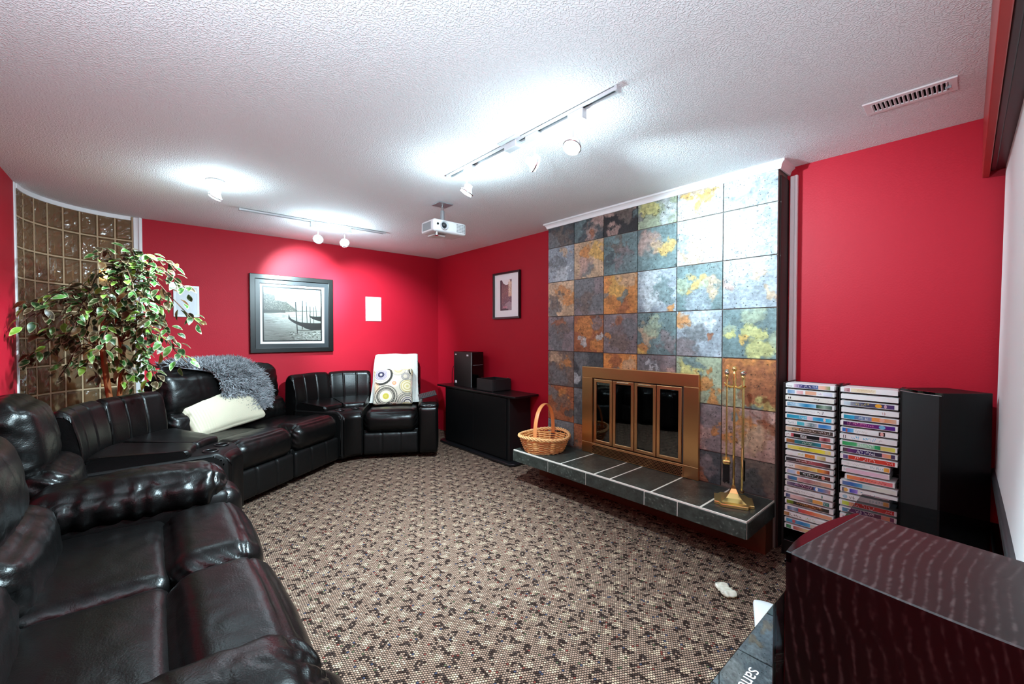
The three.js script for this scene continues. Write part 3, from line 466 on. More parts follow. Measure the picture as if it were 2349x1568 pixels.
function arm(t, x, w, puffy = 1) {
  const s = ++ls * 3.7;
  part('arm_side', puff(w, .50, .86, { r: .05, bulge: [.004, .01, .01], n: [10, 18, 24], crease: wrinkle(.003, [5, 5, 5], s) }), leatherDull, t, [x, .31, -.47]);
  part('arm_front', puff(w * .92, .5, puffy > .5 ? .2 : .06, { r: puffy > .5 ? .085 : .026, bulge: [0, 0, .012], n: [18, 24, 14] }), leather, t, [x, .31, puffy > .5 ? -.085 : -.015]);
  const pw = w * (puffy > .5 ? 1.12 : 1.04), ph = puffy > .5 ? .2 : .1, pd = puffy > .5 ? .72 : .74;
  part('arm_pillow', puff(pw, ph, pd, { r: puffy > .5 ? .095 : .045, bulge: [.012 * puffy, .026 * puffy + .006, .01], n: [26, 20, 60], crease: p => wrinkle(.006 * puffy + .001, [6, 6, 9], s)(p) + (p.z > 0 ? .006 * puffy * Math.sin(Math.atan2(p.y, p.x) * 11 + nz(p.x * 20, p.y * 20) * 2) * sst(.70, 1, p.z / (pd / 2)) : 0) + .004 * puffy * Math.sin(p.z * 75 + 4 * nz(p.z * 6, p.x * 8, s)) * sst(.5, .9, Math.abs(p.x) / (pw / 2)) + groove(p.z - pd / 2 + .045, .006 * puffy, .006) }), leather, t, [x, (puffy > .5 ? .495 : .52) + ph * .36, -.075 - pd / 2 + .02]);
}
{
  const a = thing('reclining_sofa', 'long black leather reclining sofa nearest the camera with puffy pillow-topped arms', 'sofa', [.355, 0, -1.9], Math.PI / 2 - .012);
  const rc = { bdz: -.01, bdy: -.05, ldy: -.035 }; arm(a, -.92, .30); seat(a, -.385, .75, rc); seat(a, .335, .67, rc); arm(a, .83, .29); seat(a, 1.26, .56, { bdz: -.03, bdy: -.01 });
  const b = thing('reclining_loveseat', 'black leather two-seat recliner under the large picture with a grey sheepskin on its back', 'sofa', [1.012, 0, -4.087], .602);
  seat(b, -.3075, .612); seat(b, .3075, .612);
  const c = thing('recliner_chair', 'single black leather recliner with one arm at the right end of the corner sofa', 'armchair', [2.081, 0, -4.213], -.53);
  seat(c, -.107, .59); arm(c, .295, .215, .25);
}
// closed profile in (radius, height) swept round a corner
function roundPoly(pts, r, n = 4) {
  const out = [], N = pts.length;
  for (let i = 0; i < N; i++) {
    const p = pts[i], a = pts[(i + N - 1) % N], b = pts[(i + 1) % N], la = Math.hypot(a[0] - p[0], a[1] - p[1]), lb = Math.hypot(b[0] - p[0], b[1] - p[1]), q = Math.min(p[2] ?? r, la / 2.1, lb / 2.1);
    const A = [p[0] + (a[0] - p[0]) / la * q, p[1] + (a[1] - p[1]) / la * q], B = [p[0] + (b[0] - p[0]) / lb * q, p[1] + (b[1] - p[1]) / lb * q];
    for (let k = 0; k <= n; k++) { const t = k / n, u = 1 - t; out.push([u * u * A[0] + 2 * u * t * p[0] + t * t * B[0], u * u * A[1] + 2 * u * t * p[1] + t * t * B[1]]); }
  }
  return out;
}
function sweep(prof, f0, f1, n, { ends = .03, mod } = {}) {
  const cx = prof.reduce((s, p) => s + p[0], 0) / prof.length, cy = prof.reduce((s, p) => s + p[1], 0) / prof.length, pos = [], idx = [], M = prof.length, rows = [];
  const e = ends / cx, span = f1 - f0, list = [];
  for (const [u, k] of [[0, .9], [.15, .955], [.5, .988], [1, 1]]) list.push([f0 + e * u, k]);
  for (let i = 1; i < n; i++) list.push([f0 + e + (span - 2 * e) * i / n, 1]);
  for (const [u, k] of [[1, 1], [.5, .988], [.15, .955], [0, .9]]) list.push([f1 - e * u, k]);
  for (const [f, k] of list) { const row = []; for (const [r, y] of prof) { let R = cx + (r - cx) * k, Y = cy + (y - cy) * k; if (mod) [R, Y] = mod(R, Y, f); row.push(pos.length / 3); pos.push(R * Math.sin(f), Y, R * Math.cos(f)); } rows.push(row); }
  for (let i = 0; i + 1 < rows.length; i++) for (let j = 0; j < M; j++) { const a = rows[i][j], b = rows[i][(j + 1) % M], c = rows[i + 1][j], d = rows[i + 1][(j + 1) % M]; idx.push(a, c, b, b, c, d); }
  const tri = THREE.ShapeUtils.triangulateShape(prof.map(p => new THREE.Vector2(p[0], p[1])), []);
  for (const [a, b, c] of tri) { idx.push(rows[0][a], rows[0][b], rows[0][c]); const L = rows[rows.length - 1]; idx.push(L[a], L[c], L[b]); }
  const g = new THREE.BufferGeometry(); g.setAttribute('position', new THREE.Float32BufferAttribute(pos, 3)); g.setIndex(idx); g.computeVertexNormals(); return uvm(g);
}
function wedge(label, [ox, oz], f0, f1, rf, rb) {
  const t = thing('console_wedge', label, 'sofa console', [ox, 0, oz]);
  const fm = (f0 + f1) / 2, g = .012;
  part('body', sweep(roundPoly([[rf, .06], [rf, .50, .05], [rf + .06, .555, .03], [rb - .12, .555], [rb - .1, .06]], .02), f0, f1, 22), leatherDull, t);
  part('front_panel', sweep(roundPoly([[rf - .02, .08], [rf - .02, .49, .03], [rf + .03, .53], [rf + .03, .08]], .015), f0 + .04, f1 - .04, 12, { ends: .015 }), leather, t);
  for (const [a, b] of [[f0 + g, fm - g], [fm + g, f1 - g]]) {
    const sd = a * 7;
    part('console_lid', sweep(roundPoly([[rf + .2, .535, .03], [rf + .205, .60, .04], [rb - .2, .635, .03], [rb - .15, .60], [rb - .15, .535]], .02), a, b, 18, { ends: .05, mod: (R, Y, f) => [R, Y + .004 * nz(R * 6, f * 5, sd)] }), leather, t);
    const pr = roundPoly([[rb - .165, .5], [rb - .17, .7, .2], [rb - .12, .9, .05], [rb - .06, .93, .03], [rb - .02, .88, .03], [rb, .06], [rb - .1, .06]], .02);
    const sA = a + (b - a) * .34, sB = a + (b - a) * .67;
    part('back_panel', sweep(pr, a + (a === f0 + g ? 0 : -.008), b + (b === f1 - g ? 0 : .008), 60, { ends: .035, mod: (R, Y, f) => { const d = R < rb - .05 ? groove((f - sA) * rb, -.007, .007) + groove((f - sB) * rb, -.007, .007) : 0; return [R + d, Y + .006 * nz(f * 6, R * 4, sd)]; } }), leather, t);
    const fc = a + (b - a) * .5, rc = rf + .105, ring = part('cup_holder', new THREE.TorusGeometry(.043, .006, 10, 32), blackPlastic, t, [rc * Math.sin(fc), .557, rc * Math.cos(fc)], [Math.PI / 2, 0, 0]);
    part('cup_well', cyl(.041, .041, .004, 24), darkHole, ring, [0, 0, .002], [Math.PI / 2, 0, 0]);
  }
}
wedge('black leather console wedge with cup holders by the glass block wall and leafy plant', [.674, -3.45], -2.545, -1.571, .25, 1.12);
wedge('black leather console wedge between the two-seat recliner and the single recliner', [1.643, -4.261], 2.61, 3.738, .2, .945);

// ---------- soft things on the sofa ----------
function drapeGeo(path, xl, xr, th, nu = 40, nv = 40, wob = 0, sd = 0) { // a sheet hung along path (z, y), x from xl(s) to xr(s)
  const c = new THREE.CatmullRomCurve3(path.map(([z, y]) => V(0, y, z))), F = (u, v, o) => { const p = c.getPointAt(v), q = c.getTangentAt(v), n = V(0, q.z, -q.y); const x = xl(v) + (xr(v) - xl(v)) * u; return V(x, p.y, p.z).addScaledVector(n, o + wob * nz(x * 7 + sd, v * 5, sd)); };
  const pos = [], idx = []; for (const o of [th, 0]) for (let j = 0; j <= nv; j++) for (let i = 0; i <= nu; i++) { const e = Math.min(1, Math.min(i, nu - i, j, nv - j) / 1.5), p = F(i / nu, j / nv, o ? o * (.35 + .65 * e) : 0); pos.push(p.x, p.y, p.z); }
  const K = (nu + 1) * (nv + 1), at2 = (i, j) => j * (nu + 1) + i; for (let j = 0; j < nv; j++) for (let i = 0; i < nu; i++) { const a = at2(i, j), b = at2(i + 1, j), d = at2(i, j + 1), e = at2(i + 1, j + 1); idx.push(a, d, b, b, d, e, a + K, b + K, d + K, b + K, e + K, d + K); }
  for (let i = 0; i < nu; i++) { idx.push(at2(i, 0), at2(i + 1, 0), at2(i, 0) + K, at2(i + 1, 0), at2(i + 1, 0) + K, at2(i, 0) + K, at2(i, nv), at2(i, nv) + K, at2(i + 1, nv), at2(i + 1, nv), at2(i, nv) + K, at2(i + 1, nv) + K); }
  for (let j = 0; j < nv; j++) { idx.push(at2(0, j), at2(0, j) + K, at2(0, j + 1), at2(0, j + 1), at2(0, j) + K, at2(0, j + 1) + K, at2(nu, j), at2(nu, j + 1), at2(nu, j) + K, at2(nu, j + 1), at2(nu, j + 1) + K, at2(nu, j) + K); }
  const g = new THREE.BufferGeometry(); g.setAttribute('position', new THREE.Float32BufferAttribute(pos, 3)); g.setIndex(idx); g.computeVertexNormals();
  const e = uvm(g); e.userData = { F }; return e;
}
const keys = (...k) => s => { for (let i = 1; i < k.length; i++) if (s <= k[i][0]) { const t = sst(0, 1, (s - k[i - 1][0]) / (k[i][0] - k[i - 1][0])); return k[i - 1][1] + (k[i][1] - k[i - 1][1]) * t; } return k[k.length - 1][1]; };
{ // sheepskin over the back of the loveseat
  const t = thing('sheepskin', 'shaggy grey sheepskin draped over the back of the two-seat recliner', 'sheepskin', [1.012, 0, -4.087], .602);
  const xl = keys([0, -.40], [.15, -.46], [.33, -.40], [.47, -.17], [.62, -.13], [.8, -.13], [1, .02]), xr = keys([0, .12], [.2, .18], [.35, .22], [.6, .34], [.8, .38], [.92, .34], [1, .28]);
  const g = drapeGeo([[-.985, .98], [-.975, 1.045], [-.93, 1.082], [-.855, 1.085], [-.775, 1.05], [-.715, .95], [-.69, .84], [-.66, .72], [-.61, .64]], xl, xr, .02, 30, 40);
  const F = g.userData.F; g.userData = {};
  part('hide', g, mat({ color: 0x8a8c92, roughness: .95, side: THREE.DoubleSide }), t);
  const tuft = (() => { const N = 4, S = 5, pos = [], idx = []; for (let i = 0; i <= S; i++) { const s = i / S, r = .0052 * (1 - s * s) + .0003, b = .022 * s * s; for (let k = 0; k < N; k++) { const a = k / N * Math.PI * 2; pos.push(Math.cos(a) * r + b, s * .058, Math.sin(a) * r); } } for (let i = 0; i < S; i++) for (let k = 0; k < N; k++) { const a = i * N + k, b = i * N + (k + 1) % N; idx.push(a, a + N, b, b, a + N, b + N); } const q = new THREE.BufferGeometry(); q.setAttribute('position', new THREE.Float32BufferAttribute(pos, 3)); q.setIndex(idx); q.computeVertexNormals(); return q; })();
  const n = 7600, fur = new THREE.InstancedMesh(tuft, mat({ color: 0xffffff, roughness: .8, specularIntensity: .3, sheen: .5, sheenRoughness: .5 }), n); fur.name = 'fur'; fur.userData = { kind: 'stuff' }; shade(fur);
  const m = new THREE.Matrix4(), c = new THREE.Color();
  for (let i = 0; i < n; i++) {
    const u = rnd(), v = rnd(), p = F(u, v, .018), a = F(u, Math.min(1, v + .01), .018), b = F(Math.min(1, u + .01), v, .018), along = a.sub(F(u, Math.max(0, v - .01), .018)).normalize(), across = b.sub(F(Math.max(0, u - .01), v, .018)).normalize(), nrm = along.clone().cross(across).normalize(); if (nrm.z + nrm.y < 0) nrm.negate();
    // locks part from the middle of the skin and hang down, in clumps
    const cl = V(nz(u * 9, v * 14, 1), nz(u * 9, v * 14, 5), 0), ou = (u - .5) * 1.3 + cl.x * 1.1, ov = (v - .52) * 1.1 + cl.y * 1.1;
    const dir = nrm.clone().multiplyScalar(.62).addScaledVector(across, ou * .9 + rr(-.2, .2)).addScaledVector(along, ov * .9 + .12 + rr(-.2, .2)).normalize();
    const q = new THREE.Quaternion().setFromUnitVectors(V(0, 1, 0), dir).multiply(new THREE.Quaternion().setFromAxisAngle(V(0, 1, 0), rr(0, 6.3))), k = rr(.75, 1.15);
    m.compose(p, q, V(k, k, k)); fur.setMatrixAt(i, m); const L = rr(.13, .31) * (1 + .45 * cl.x); c.setRGB(L, L * 1.01, L * 1.08); fur.setColorAt(i, c);
  }
  t.add(fur);
}
{ // cream cushion leaning on the left seat of the loveseat
  const stripes = tex(512, 256, (x, y) => { const u = x / 512, e = u < .24 ? .5 + .5 * Math.cos(u * 190) : .7; const g = 60 + 150 * e + 40 * nz(x * .35, y * .35, 3); return [g, g, g]; }, false);
  stripes.repeat.set(1 / .64, 1 / .36); stripes.offset.set(.5, .5);
  const p = single('lumbar_pillow', puff(.68, .36, .075, { r: .032, bulge: [.004, .008, .06], n: [44, 26, 10], shape: (v, q) => { const k = 1 - .05 * (1 - Math.abs(q[0])) * Math.abs(q[1]); v.y *= k; v.x *= 1 - .02 * (1 - q[1] * q[1]); }, crease: p => .004 * nz(p.x * 6, p.y * 7, 2) - .003 * ridge(nz(p.x * 5 + 3, p.y * 9, 1), 5) * sst(.2, .32, Math.abs(p.x)) }), mat({ color: 0xaaa08c, roughness: .9, bumpMap: stripes, bumpScale: .004 }), 'long cream lumbar pillow with ribbed stripes leaning on the two-seat recliner', 'pillow');
  p.position.set(.525, .675, -4.555); p.rotation.set(-.62, .50, .10, 'YXZ');
}
{
  const knit = tex(256, 256, (x, y) => { const g = 128 + 80 * Math.cos(x / 256 * Math.PI * 2 * 16) + 40 * Math.cos(y / 256 * Math.PI * 2 * 10 + (Math.floor(x / 16) % 2) * 3.1); return [g, g, g]; }, false, [5, 5]);
  const w = thing('throw_blanket', 'white ribbed throw hung over the back of the single recliner', 'throw', [2.081, 0, -4.213], -.53);
  const k = keys([0, -.365], [.3, -.36], [.7, -.375], [1, -.40]), k2 = keys([0, .15], [.3, .155], [.7, .16], [1, .175]);
  part('cloth', drapeGeo([[-.955, .84], [-.952, .98], [-.94, 1.065], [-.885, 1.098], [-.79, 1.08], [-.715, .98], [-.675, .85], [-.64, .74], [-.60, .62], [-.555, .535]], k, k2, .012, 40, 46, .008, 3), mat({ color: 0xcccac4, roughness: .95, bumpMap: knit, bumpScale: .004, side: THREE.DoubleSide }), w);
  for (const s of [0, 1]) { const x = s ? .175 : -.40; part('fringe', tube([V(x, .55, -.57), V(x + (s ? .02 : -.02), .53, -.55), V(x + (s ? .03 : -.03), .515, -.52)], .006, 8, 6), mat({ color: 0xf0eee8, roughness: .95 }), w); }
  const pt = paint(1024, 1024, (c, W) => {
    c.fillStyle = '#d2c4b2'; c.fillRect(0, 0, W, W); const k = W / 100;
    const disc = (x, y, r, col) => { c.fillStyle = col; c.beginPath(); c.arc(x * k, y * k, r * k, 0, 7); c.fill(); };
    const ring = (x, y, r, w, col) => { c.strokeStyle = col; c.lineWidth = w * k; c.beginPath(); c.arc(x * k, y * k, r * k, 0, 7); c.stroke(); };
    const dots = (x, y, r, n, s, col) => { for (let i = 0; i < n; i++) { const a = i / n * 6.283; c.save(); c.translate((x + Math.cos(a) * r) * k, (y + Math.sin(a) * r) * k); c.rotate(a); c.fillStyle = col; c.beginPath(); c.ellipse(0, 0, s * 1.25 * k, s * .8 * k, 0, 0, 7); c.fill(); c.restore(); } };
    // upper left
    ring(20, 20, 26, 5, '#2e2a26'); dots(20, 20, 29, 60, .9, '#2e2a26'); dots(20, 20, 22, 52, .8, '#efe6d8'); disc(20, 20, 20.5, '#d9cbb8'); dots(20, 20, 19, 48, .7, '#2e2a26'); disc(20, 20, 15.5, '#8d7f93'); ring(20, 20, 13, 1, '#c9bcc4'); disc(20, 20, 9.5, '#ddd2d6'); disc(20, 20, 8.5, '#312a44'); disc(20, 20, 3, '#f1ece6');
    // top middle and top right
    disc(62, 3, 17, '#c8b68c'); ring(62, 3, 14, 1.4, '#efe3cc'); ring(62, 3, 10, 1.2, '#a98f5c'); disc(62, 3, 5, '#efe6d2'); dots(62, 3, 19, 50, .8, '#4a4038');
    ring(103, 8, 14, 3.6, '#2e2a26'); ring(103, 8, 9, 2, '#4d5a4c'); dots(103, 8, 18, 44, .9, '#2e2a26');
    disc(80, 25, 10.5, '#8f8580'); ring(80, 25, 8, 1, '#b8aea6'); disc(80, 25, 5.5, '#c9b9a6');
    // middle
    disc(53, 44, 11, '#efcfbb'); ring(53, 44, 8.5, .8, '#f3dfd0'); disc(53, 44, 5, '#dd8a66'); disc(53, 44, 3, '#f0b08c');
    disc(85, 52, 17, '#d9c9a0'); for (const r of [15, 12, 9, 6]) { dots(85, 52, r, r * 4, .75, r % 2 ? '#b89a58' : '#efe4c8'); } dots(85, 52, 19, 54, .8, '#3a342e'); disc(85, 52, 3, '#cdbb7e');
    disc(2, 56, 13, '#e7b08a'); dots(2, 56, 15, 40, .8, '#c98a60'); ring(2, 56, 9, 1, '#f0d4bc');
    // lower left big
    dots(33, 78, 27, 64, 1.3, '#2a2622'); ring(33, 78, 21, 4.5, '#2a2622'); dots(33, 78, 21, 60, .6, '#e9dccb'); ring(33, 78, 16.5, 3, '#9b8f82'); disc(33, 78, 14.5, '#efe8cf'); ring(33, 78, 12.5, .8, '#d8cda0'); disc(33, 78, 8, '#d4c25a'); ring(33, 78, 5, .8, '#b39c34');
    // lower right
    ring(86, 96, 24, 3.6, '#2a2622'); dots(86, 96, 24, 70, .8, '#e9dccb'); dots(86, 96, 19, 54, 1.1, '#2a2622'); ring(86, 96, 14, 2.4, '#7c7078'); ring(86, 96, 9, 3, '#4b434e'); disc(86, 96, 5, '#b9a9a0'); dots(86, 96, 29, 60, .9, '#2a2622');
    for (let i = 0; i < 60; i++) { c.fillStyle = 'rgba(60,50,44,.05)'; c.fillRect(0, rr(0, W), W, 2); }
  });
  pt.repeat.set(1 / .47, 1 / .45); pt.offset.set(.5, .5);
  const p = single('throw_pillow', puff(.46, .44, .12, { r: .03, bulge: [.004, .004, .05], n: [30, 28, 10], shape: (v, q) => { v.x *= 1 - .05 * (1 - q[1] * q[1]); v.y *= 1 - .04 * (1 - q[0] * q[0]); }, crease: p => .004 * nz(p.x * 6, p.y * 6, 5) }), mat({ map: pt, roughness: .85 }), 'square pillow printed with ringed circles and dots on the single recliner', 'pillow');
  const lx = -.125, lz = -.565; p.position.set(2.081 + Math.cos(-.53) * lx + Math.sin(-.53) * lz, .725, -4.213 - Math.sin(-.53) * lx + Math.cos(-.53) * lz); p.rotation.set(-.30, -.50, -.01, 'YXZ');
  // a small keyboard left on the arm of the recliner
  const kb = thing('keyboard', 'small dark grey keyboard lying tilted on the arm of the single recliner', 'keyboard', [2.40, .675, -4.20], -.15); kb.rotation.set(.35, -.35, .22, 'YXZ');
  part('base', rbox(.2, .014, .1, .004), mat({ color: 0x2b2b2d, roughness: .5 }), kb);
  for (let i = 0; i < 10; i++) part('key_column', rbox(.013, .008, .084, .002), mat({ color: 0x3d3b3b, roughness: .5 }), kb, [-.086 + i * .019, .010, 0]);
}

// ---------- leafy artificial tree in the corner ----------
{
  const bx = -.21, bz = -4.38, t = thing('ficus_tree', 'tall variegated ficus tree with a brown trunk in front of the glass block wall', 'plant', [bx, 0, bz]);
  const bark = mat({ color: 0x8a4a20, roughness: .75 }), twigM = mat({ color: 0x4a2c1a, roughness: .8 });
  part('pot', lathe([[.0, 0], [.12, 0], [.15, .26], [.165, .27], [.165, .30], [.15, .30], [.14, .26], [0, .255]], 32), mat({ color: 0x2a2724, roughness: .6 }), t);
  part('soil', cyl(.142, .142, .01, 28), mat({ color: 0x1d140e, roughness: 1 }), t, [0, .262, 0]);
  const stem = (pts, r0, r1, n = 26) => { const c = new THREE.CatmullRomCurve3(pts), g = new THREE.TubeGeometry(c, n, 1, 9, false), P = g.attributes.position, v = V(); for (let i = 0; i <= n; i++) { const q = c.getPointAt(i / n); for (let k = 0; k < 10; k++) { const id = i * 10 + k; v.fromBufferAttribute(P, id).sub(q).multiplyScalar((r0 + (r1 - r0) * i / n) * (1 + .22 * nz(i * .9, k * .9, r0 * 99))).add(q); P.setXYZ(id, v.x, v.y, v.z); } } g.computeVertexNormals(); return g; };
  part('trunk', stem([V(.0, .25, 0), V(.015, .7, .01), V(-.01, 1.0, 0), V(-.03, 1.25, .01), V(-.02, 1.5, 0)], .026, .014), bark, t);
  part('trunk', stem([V(.02, .25, .02), V(.05, .65, .03), V(.06, .95, .01), V(.08, 1.2, .0), V(.05, 1.45, .02), V(.08, 1.7, .03)], .020, .010), bark, t);
  const CL = [[-.22, 1.95, -4.14], [-.07, 1.99, -4.20], [.03, 1.92, -4.00], [.13, 1.90, -4.06], [-.16, 1.90, -4.32], [-.07, 1.74, -3.90], [-.18, 1.59, -3.96], [0, 1.69, -4.31], [.09, 1.70, -3.88], [.18, 1.73, -3.78], [.27, 1.50, -4.16], [-.10, 1.57, -4.17], [-.46, 1.69, -4.71], [-.34, 1.60, -4.38], [-.53, 1.63, -4.60], [-.56, 1.59, -4.33], [-.57, 1.50, -4.26], [-.5, 1.28, -4.70], [-.41, 1.35, -4.46], [-.57, 1.26, -4.44], [-.32, 1.45, -4.48], [-.22, 1.32, -4.02], [-.11, 1.47, -4.35], [-.01, 1.46, -4.16], [.05, 1.33, -3.93], [.13, 1.34, -3.70], [.19, 1.21, -4.15], [-.32, 1.16, -4.35], [-.46, 1.10, -4.62], [-.24, 1.09, -4.53], [-.12, 1.13, -4.33], [-.01, 1.14, -4.36], [.04, 1.08, -3.99], [-.09, 1.0, -4.35], [-.05, 1.89, -4.12], [-.29, 1.79, -4.62], [-.16, 1.75, -4.47], [.02, 1.55, -3.84], [-.35, 1.47, -4.18], [-.51, 1.43, -4.37], [.07, 1.52, -4.32], [-.17, 1.43, -4.21], [-.03, 1.35, -4.20]];
  // a leaf: pointed oval, folded along its rib, dark green middle with a pale margin
  const leafGeo = (L, Wd, mid, rim) => {
    const g = new THREE.BufferGeometry(), pos = [], col = [], idx = [], rows = 6, c = new THREE.Color();
    for (let i = 0; i <= rows; i++) { const s = i / rows, w = Wd * Math.pow(Math.sin(Math.PI * Math.min(1, s * .93 + .035)), .85) * (1 - .28 * s), dr = -.028 * s * s * (L / .085); for (const e of [-1, -.8, 0, .8, 1]) { pos.push(e * w, dr + .30 * Math.abs(e) * w - .1 * e * e * w, s * L); const m = Math.abs(e) > .9 || i === rows; c.set(m ? rim : mid); if (!m && Math.abs(e) > .5 && (i * 3 + (e > 0 ? 1 : 0)) % 4 === 0) c.lerp(new THREE.Color(rim), .45); col.push(c.r, c.g, c.b); } }
    for (let i = 0; i < rows; i++) for (let k = 0; k < 4; k++) { const a = i * 5 + k; idx.push(a, a + 5, a + 1, a + 1, a + 5, a + 6); }
    g.setAttribute('position', new THREE.Float32BufferAttribute(pos, 3)); g.setAttribute('color', new THREE.Float32BufferAttribute(col, 3)); g.setIndex(idx); g.computeVertexNormals(); return g;
  };
  const leafM = mat({ vertexColors: true, roughness: .38, specularIntensity: .7, side: THREE.DoubleSide, transmission: .12, thickness: 0 });
  const forms = [];
  for (const [m, r] of [[0x2f5a24, 0xcdcfa0], [0x244a20, 0xd2ceaa], [0x1c3818, 0x8f9468], [0x6f9a34, 0xc8d48a], [0x3a2e1c, 0xa8987a], [0x2d3b1c, 0xb5b08a], [0x50803a, 0xd8dcb8], [0x4a3018, 0x7a6848]]) for (const k of [.9, 1.15]) forms.push(leafGeo(.07 * k, .021 * k, m, r));
  const hub = [V(-.02, 1.45, 0), V(.06, 1.6, .02), V(-.01, 1.2, 0), V(.07, 1.3, .01)];
  let count = 0; const rest = [];
  CL.forEach(([x, y, z], ci) => {
    const e = V(x - bx, y, z - bz); let h = hub[0], bd = 9; for (const q of hub) { const d = q.distanceTo(e) + (q.y > e.y + .25 ? .3 : 0); if (d < bd) { bd = d; h = q; } }
    const m = h.clone().lerp(e, .55); m.y += .10 + .12 * h.distanceTo(e); const tip = e.clone().add(V((e.x - h.x) * .16, -.07, (e.z - h.z) * .16));
    const c = new THREE.CatmullRomCurve3([h, m, e, tip]); part('twig', new THREE.TubeGeometry(c, 14, .004, 5), twigM, t);
    const n = 21; for (let i = 0; i < n; i++) {
      const s = Math.min(1, .34 + .66 * (i + rnd() * .8) / n), p = c.getPointAt(s), tg = c.getTangentAt(s), a = i * 2.4 + rr(-.6, .6);
      const out = V(Math.cos(a), rr(-.6, .3), Math.sin(a)).addScaledVector(tg, .6).addScaledVector(V(e.x, 0, e.z).normalize(), .3).normalize();
      p.addScaledVector(out, .016).add(V(rr(-.035, .035), rr(-.04, .03), rr(-.035, .035)));
      const wx = p.x + bx, wz = p.z + bz; if (wx < XL + .07) p.x += XL + .07 - wx; if (wz < ZB + .07) p.z += ZB + .07 - wz;
      const dx = wx - CX, dz = wz - CZ, R = Math.hypot(dx, dz); if (dx < 0 && dz < 0 && R > .545) { p.x -= dx * (1 - .545 / R); p.z -= dz * (1 - .545 / R); }
      const up = V(rr(-.5, .5), 1, rr(-.5, .5) + .45).normalize(), x2 = up.clone().cross(out).normalize(), y2 = out.clone().cross(x2), mm = new THREE.Matrix4().makeBasis(x2, y2, out).setPosition(p);
      const g = forms[Math.floor(Math.pow(rnd(), 1.05) * forms.length)];
      if (count < 300 && (i % 3) < 1) { const L = part('leaf', g, leafM, t); L.quaternion.setFromRotationMatrix(mm); L.position.copy(p); count++; } else rest.push(g.clone().applyMatrix4(mm));
    }
  });
  part('foliage', mergeGeometries(rest), leafM, t).userData.kind = 'stuff';
}

// ---------- black cabinet with the computer and the open box ----------
{
  const c = thing('cabinet', 'long low black cabinet standing against the red wall beside the fireplace', 'cabinet', [2.99, 0, -3.92]);
  part('base', puff(.345, .035, 1.42, { r: .016, bulge: [0, 0, 0], n: [14, 6, 30], shape: (v, q) => { const k = Math.max(0, Math.abs(v.z) - .64) / .07; if (v.x < 0) v.x += .045 * k * k; } }), mat({ color: 0x111113, roughness: .3 }), c, [-.035, .0175, .02]);
  part('body', at(rbox(.295, .665, 1.22, .003), 0, 0, 0), blackWood, c, [.0, .3675, .01]);
  part('end_panel', rbox(.30, .664, .018, .002), mat({ color: 0x0a0a0b, roughness: .5 }), c, [0, .3675, .628]);
  for (const s of [-1, 1]) part('door', rbox(.012, .64, .58, .003), blackWood, c, [-.151, .367, .005 + s * .293]);
  part('top', rbox(.34, .022, 1.51, .005), mat({ color: 0x0c0c0d, roughness: .35 }), c, [0, .711, -.01]);
  const pc = thing('desktop_computer', 'black desktop computer tower standing on the black cabinet', 'computer', [3.005, .722, -4.25]);
  part('case', rbox(.17, .425, .37, .004), mat({ color: 0x0d0d0e, roughness: .45 }), pc, [0, .2125, -.01]);
  part('front_panel', rbox(.17, .425, .02, .006), glossBlack, pc, [0, .2125, .185]);
  part('front_edge', rbox(.004, .42, .006, .001), greyMetal, pc, [-.085, .2125, .177]);
  part('drive_bay', rbox(.15, .004, .004, .001), greyMetal, pc, [0, .27, .196]);
  part('power_button', cyl(.006, .006, .004, 16), chrome, pc, [.06, .12, .196], [Math.PI / 2, 0, 0]);
  const st = (w, h, y, z) => part('sticker', rbox(.001, h, w, .0003), mat({ color: 0xdfe3e6, roughness: .5 }), pc, [-.0858, y, z]);
  st(.04, .03, .05, -.15); st(.035, .012, .39, -.15); st(.038, .02, .385, .10);
  part('cable', tube([V(-.02, .3, -.2), V(-.06, .22, -.25), V(-.07, .1, -.26), V(-.05, .02, -.29)], .004, 20, 6), blackPlastic, pc);
  const b = thing('storage_box', 'open black box beside the computer tower on the black cabinet', 'box', [3.0, .722, -3.745]);
  const bw = .27, bd = .29, bh = .135, th = .012; const bm = mat({ color: 0x141415, roughness: .6 });
  part('bottom', rbox(bw, th, bd, .002), bm, b, [0, th / 2, 0]);
  for (const s of [-1, 1]) { part('side', rbox(th, bh, bd, .003), bm, b, [s * (bw - th) / 2, bh / 2, 0]); part('end', rbox(bw - th * 2, bh, th, .003), bm, b, [0, bh / 2, s * (bd - th) / 2]); }
  part('corner_knob', new THREE.SphereGeometry(.007, 12, 8), chrome, b, [.118, bh + .004, bd / 2 - .03]);
}

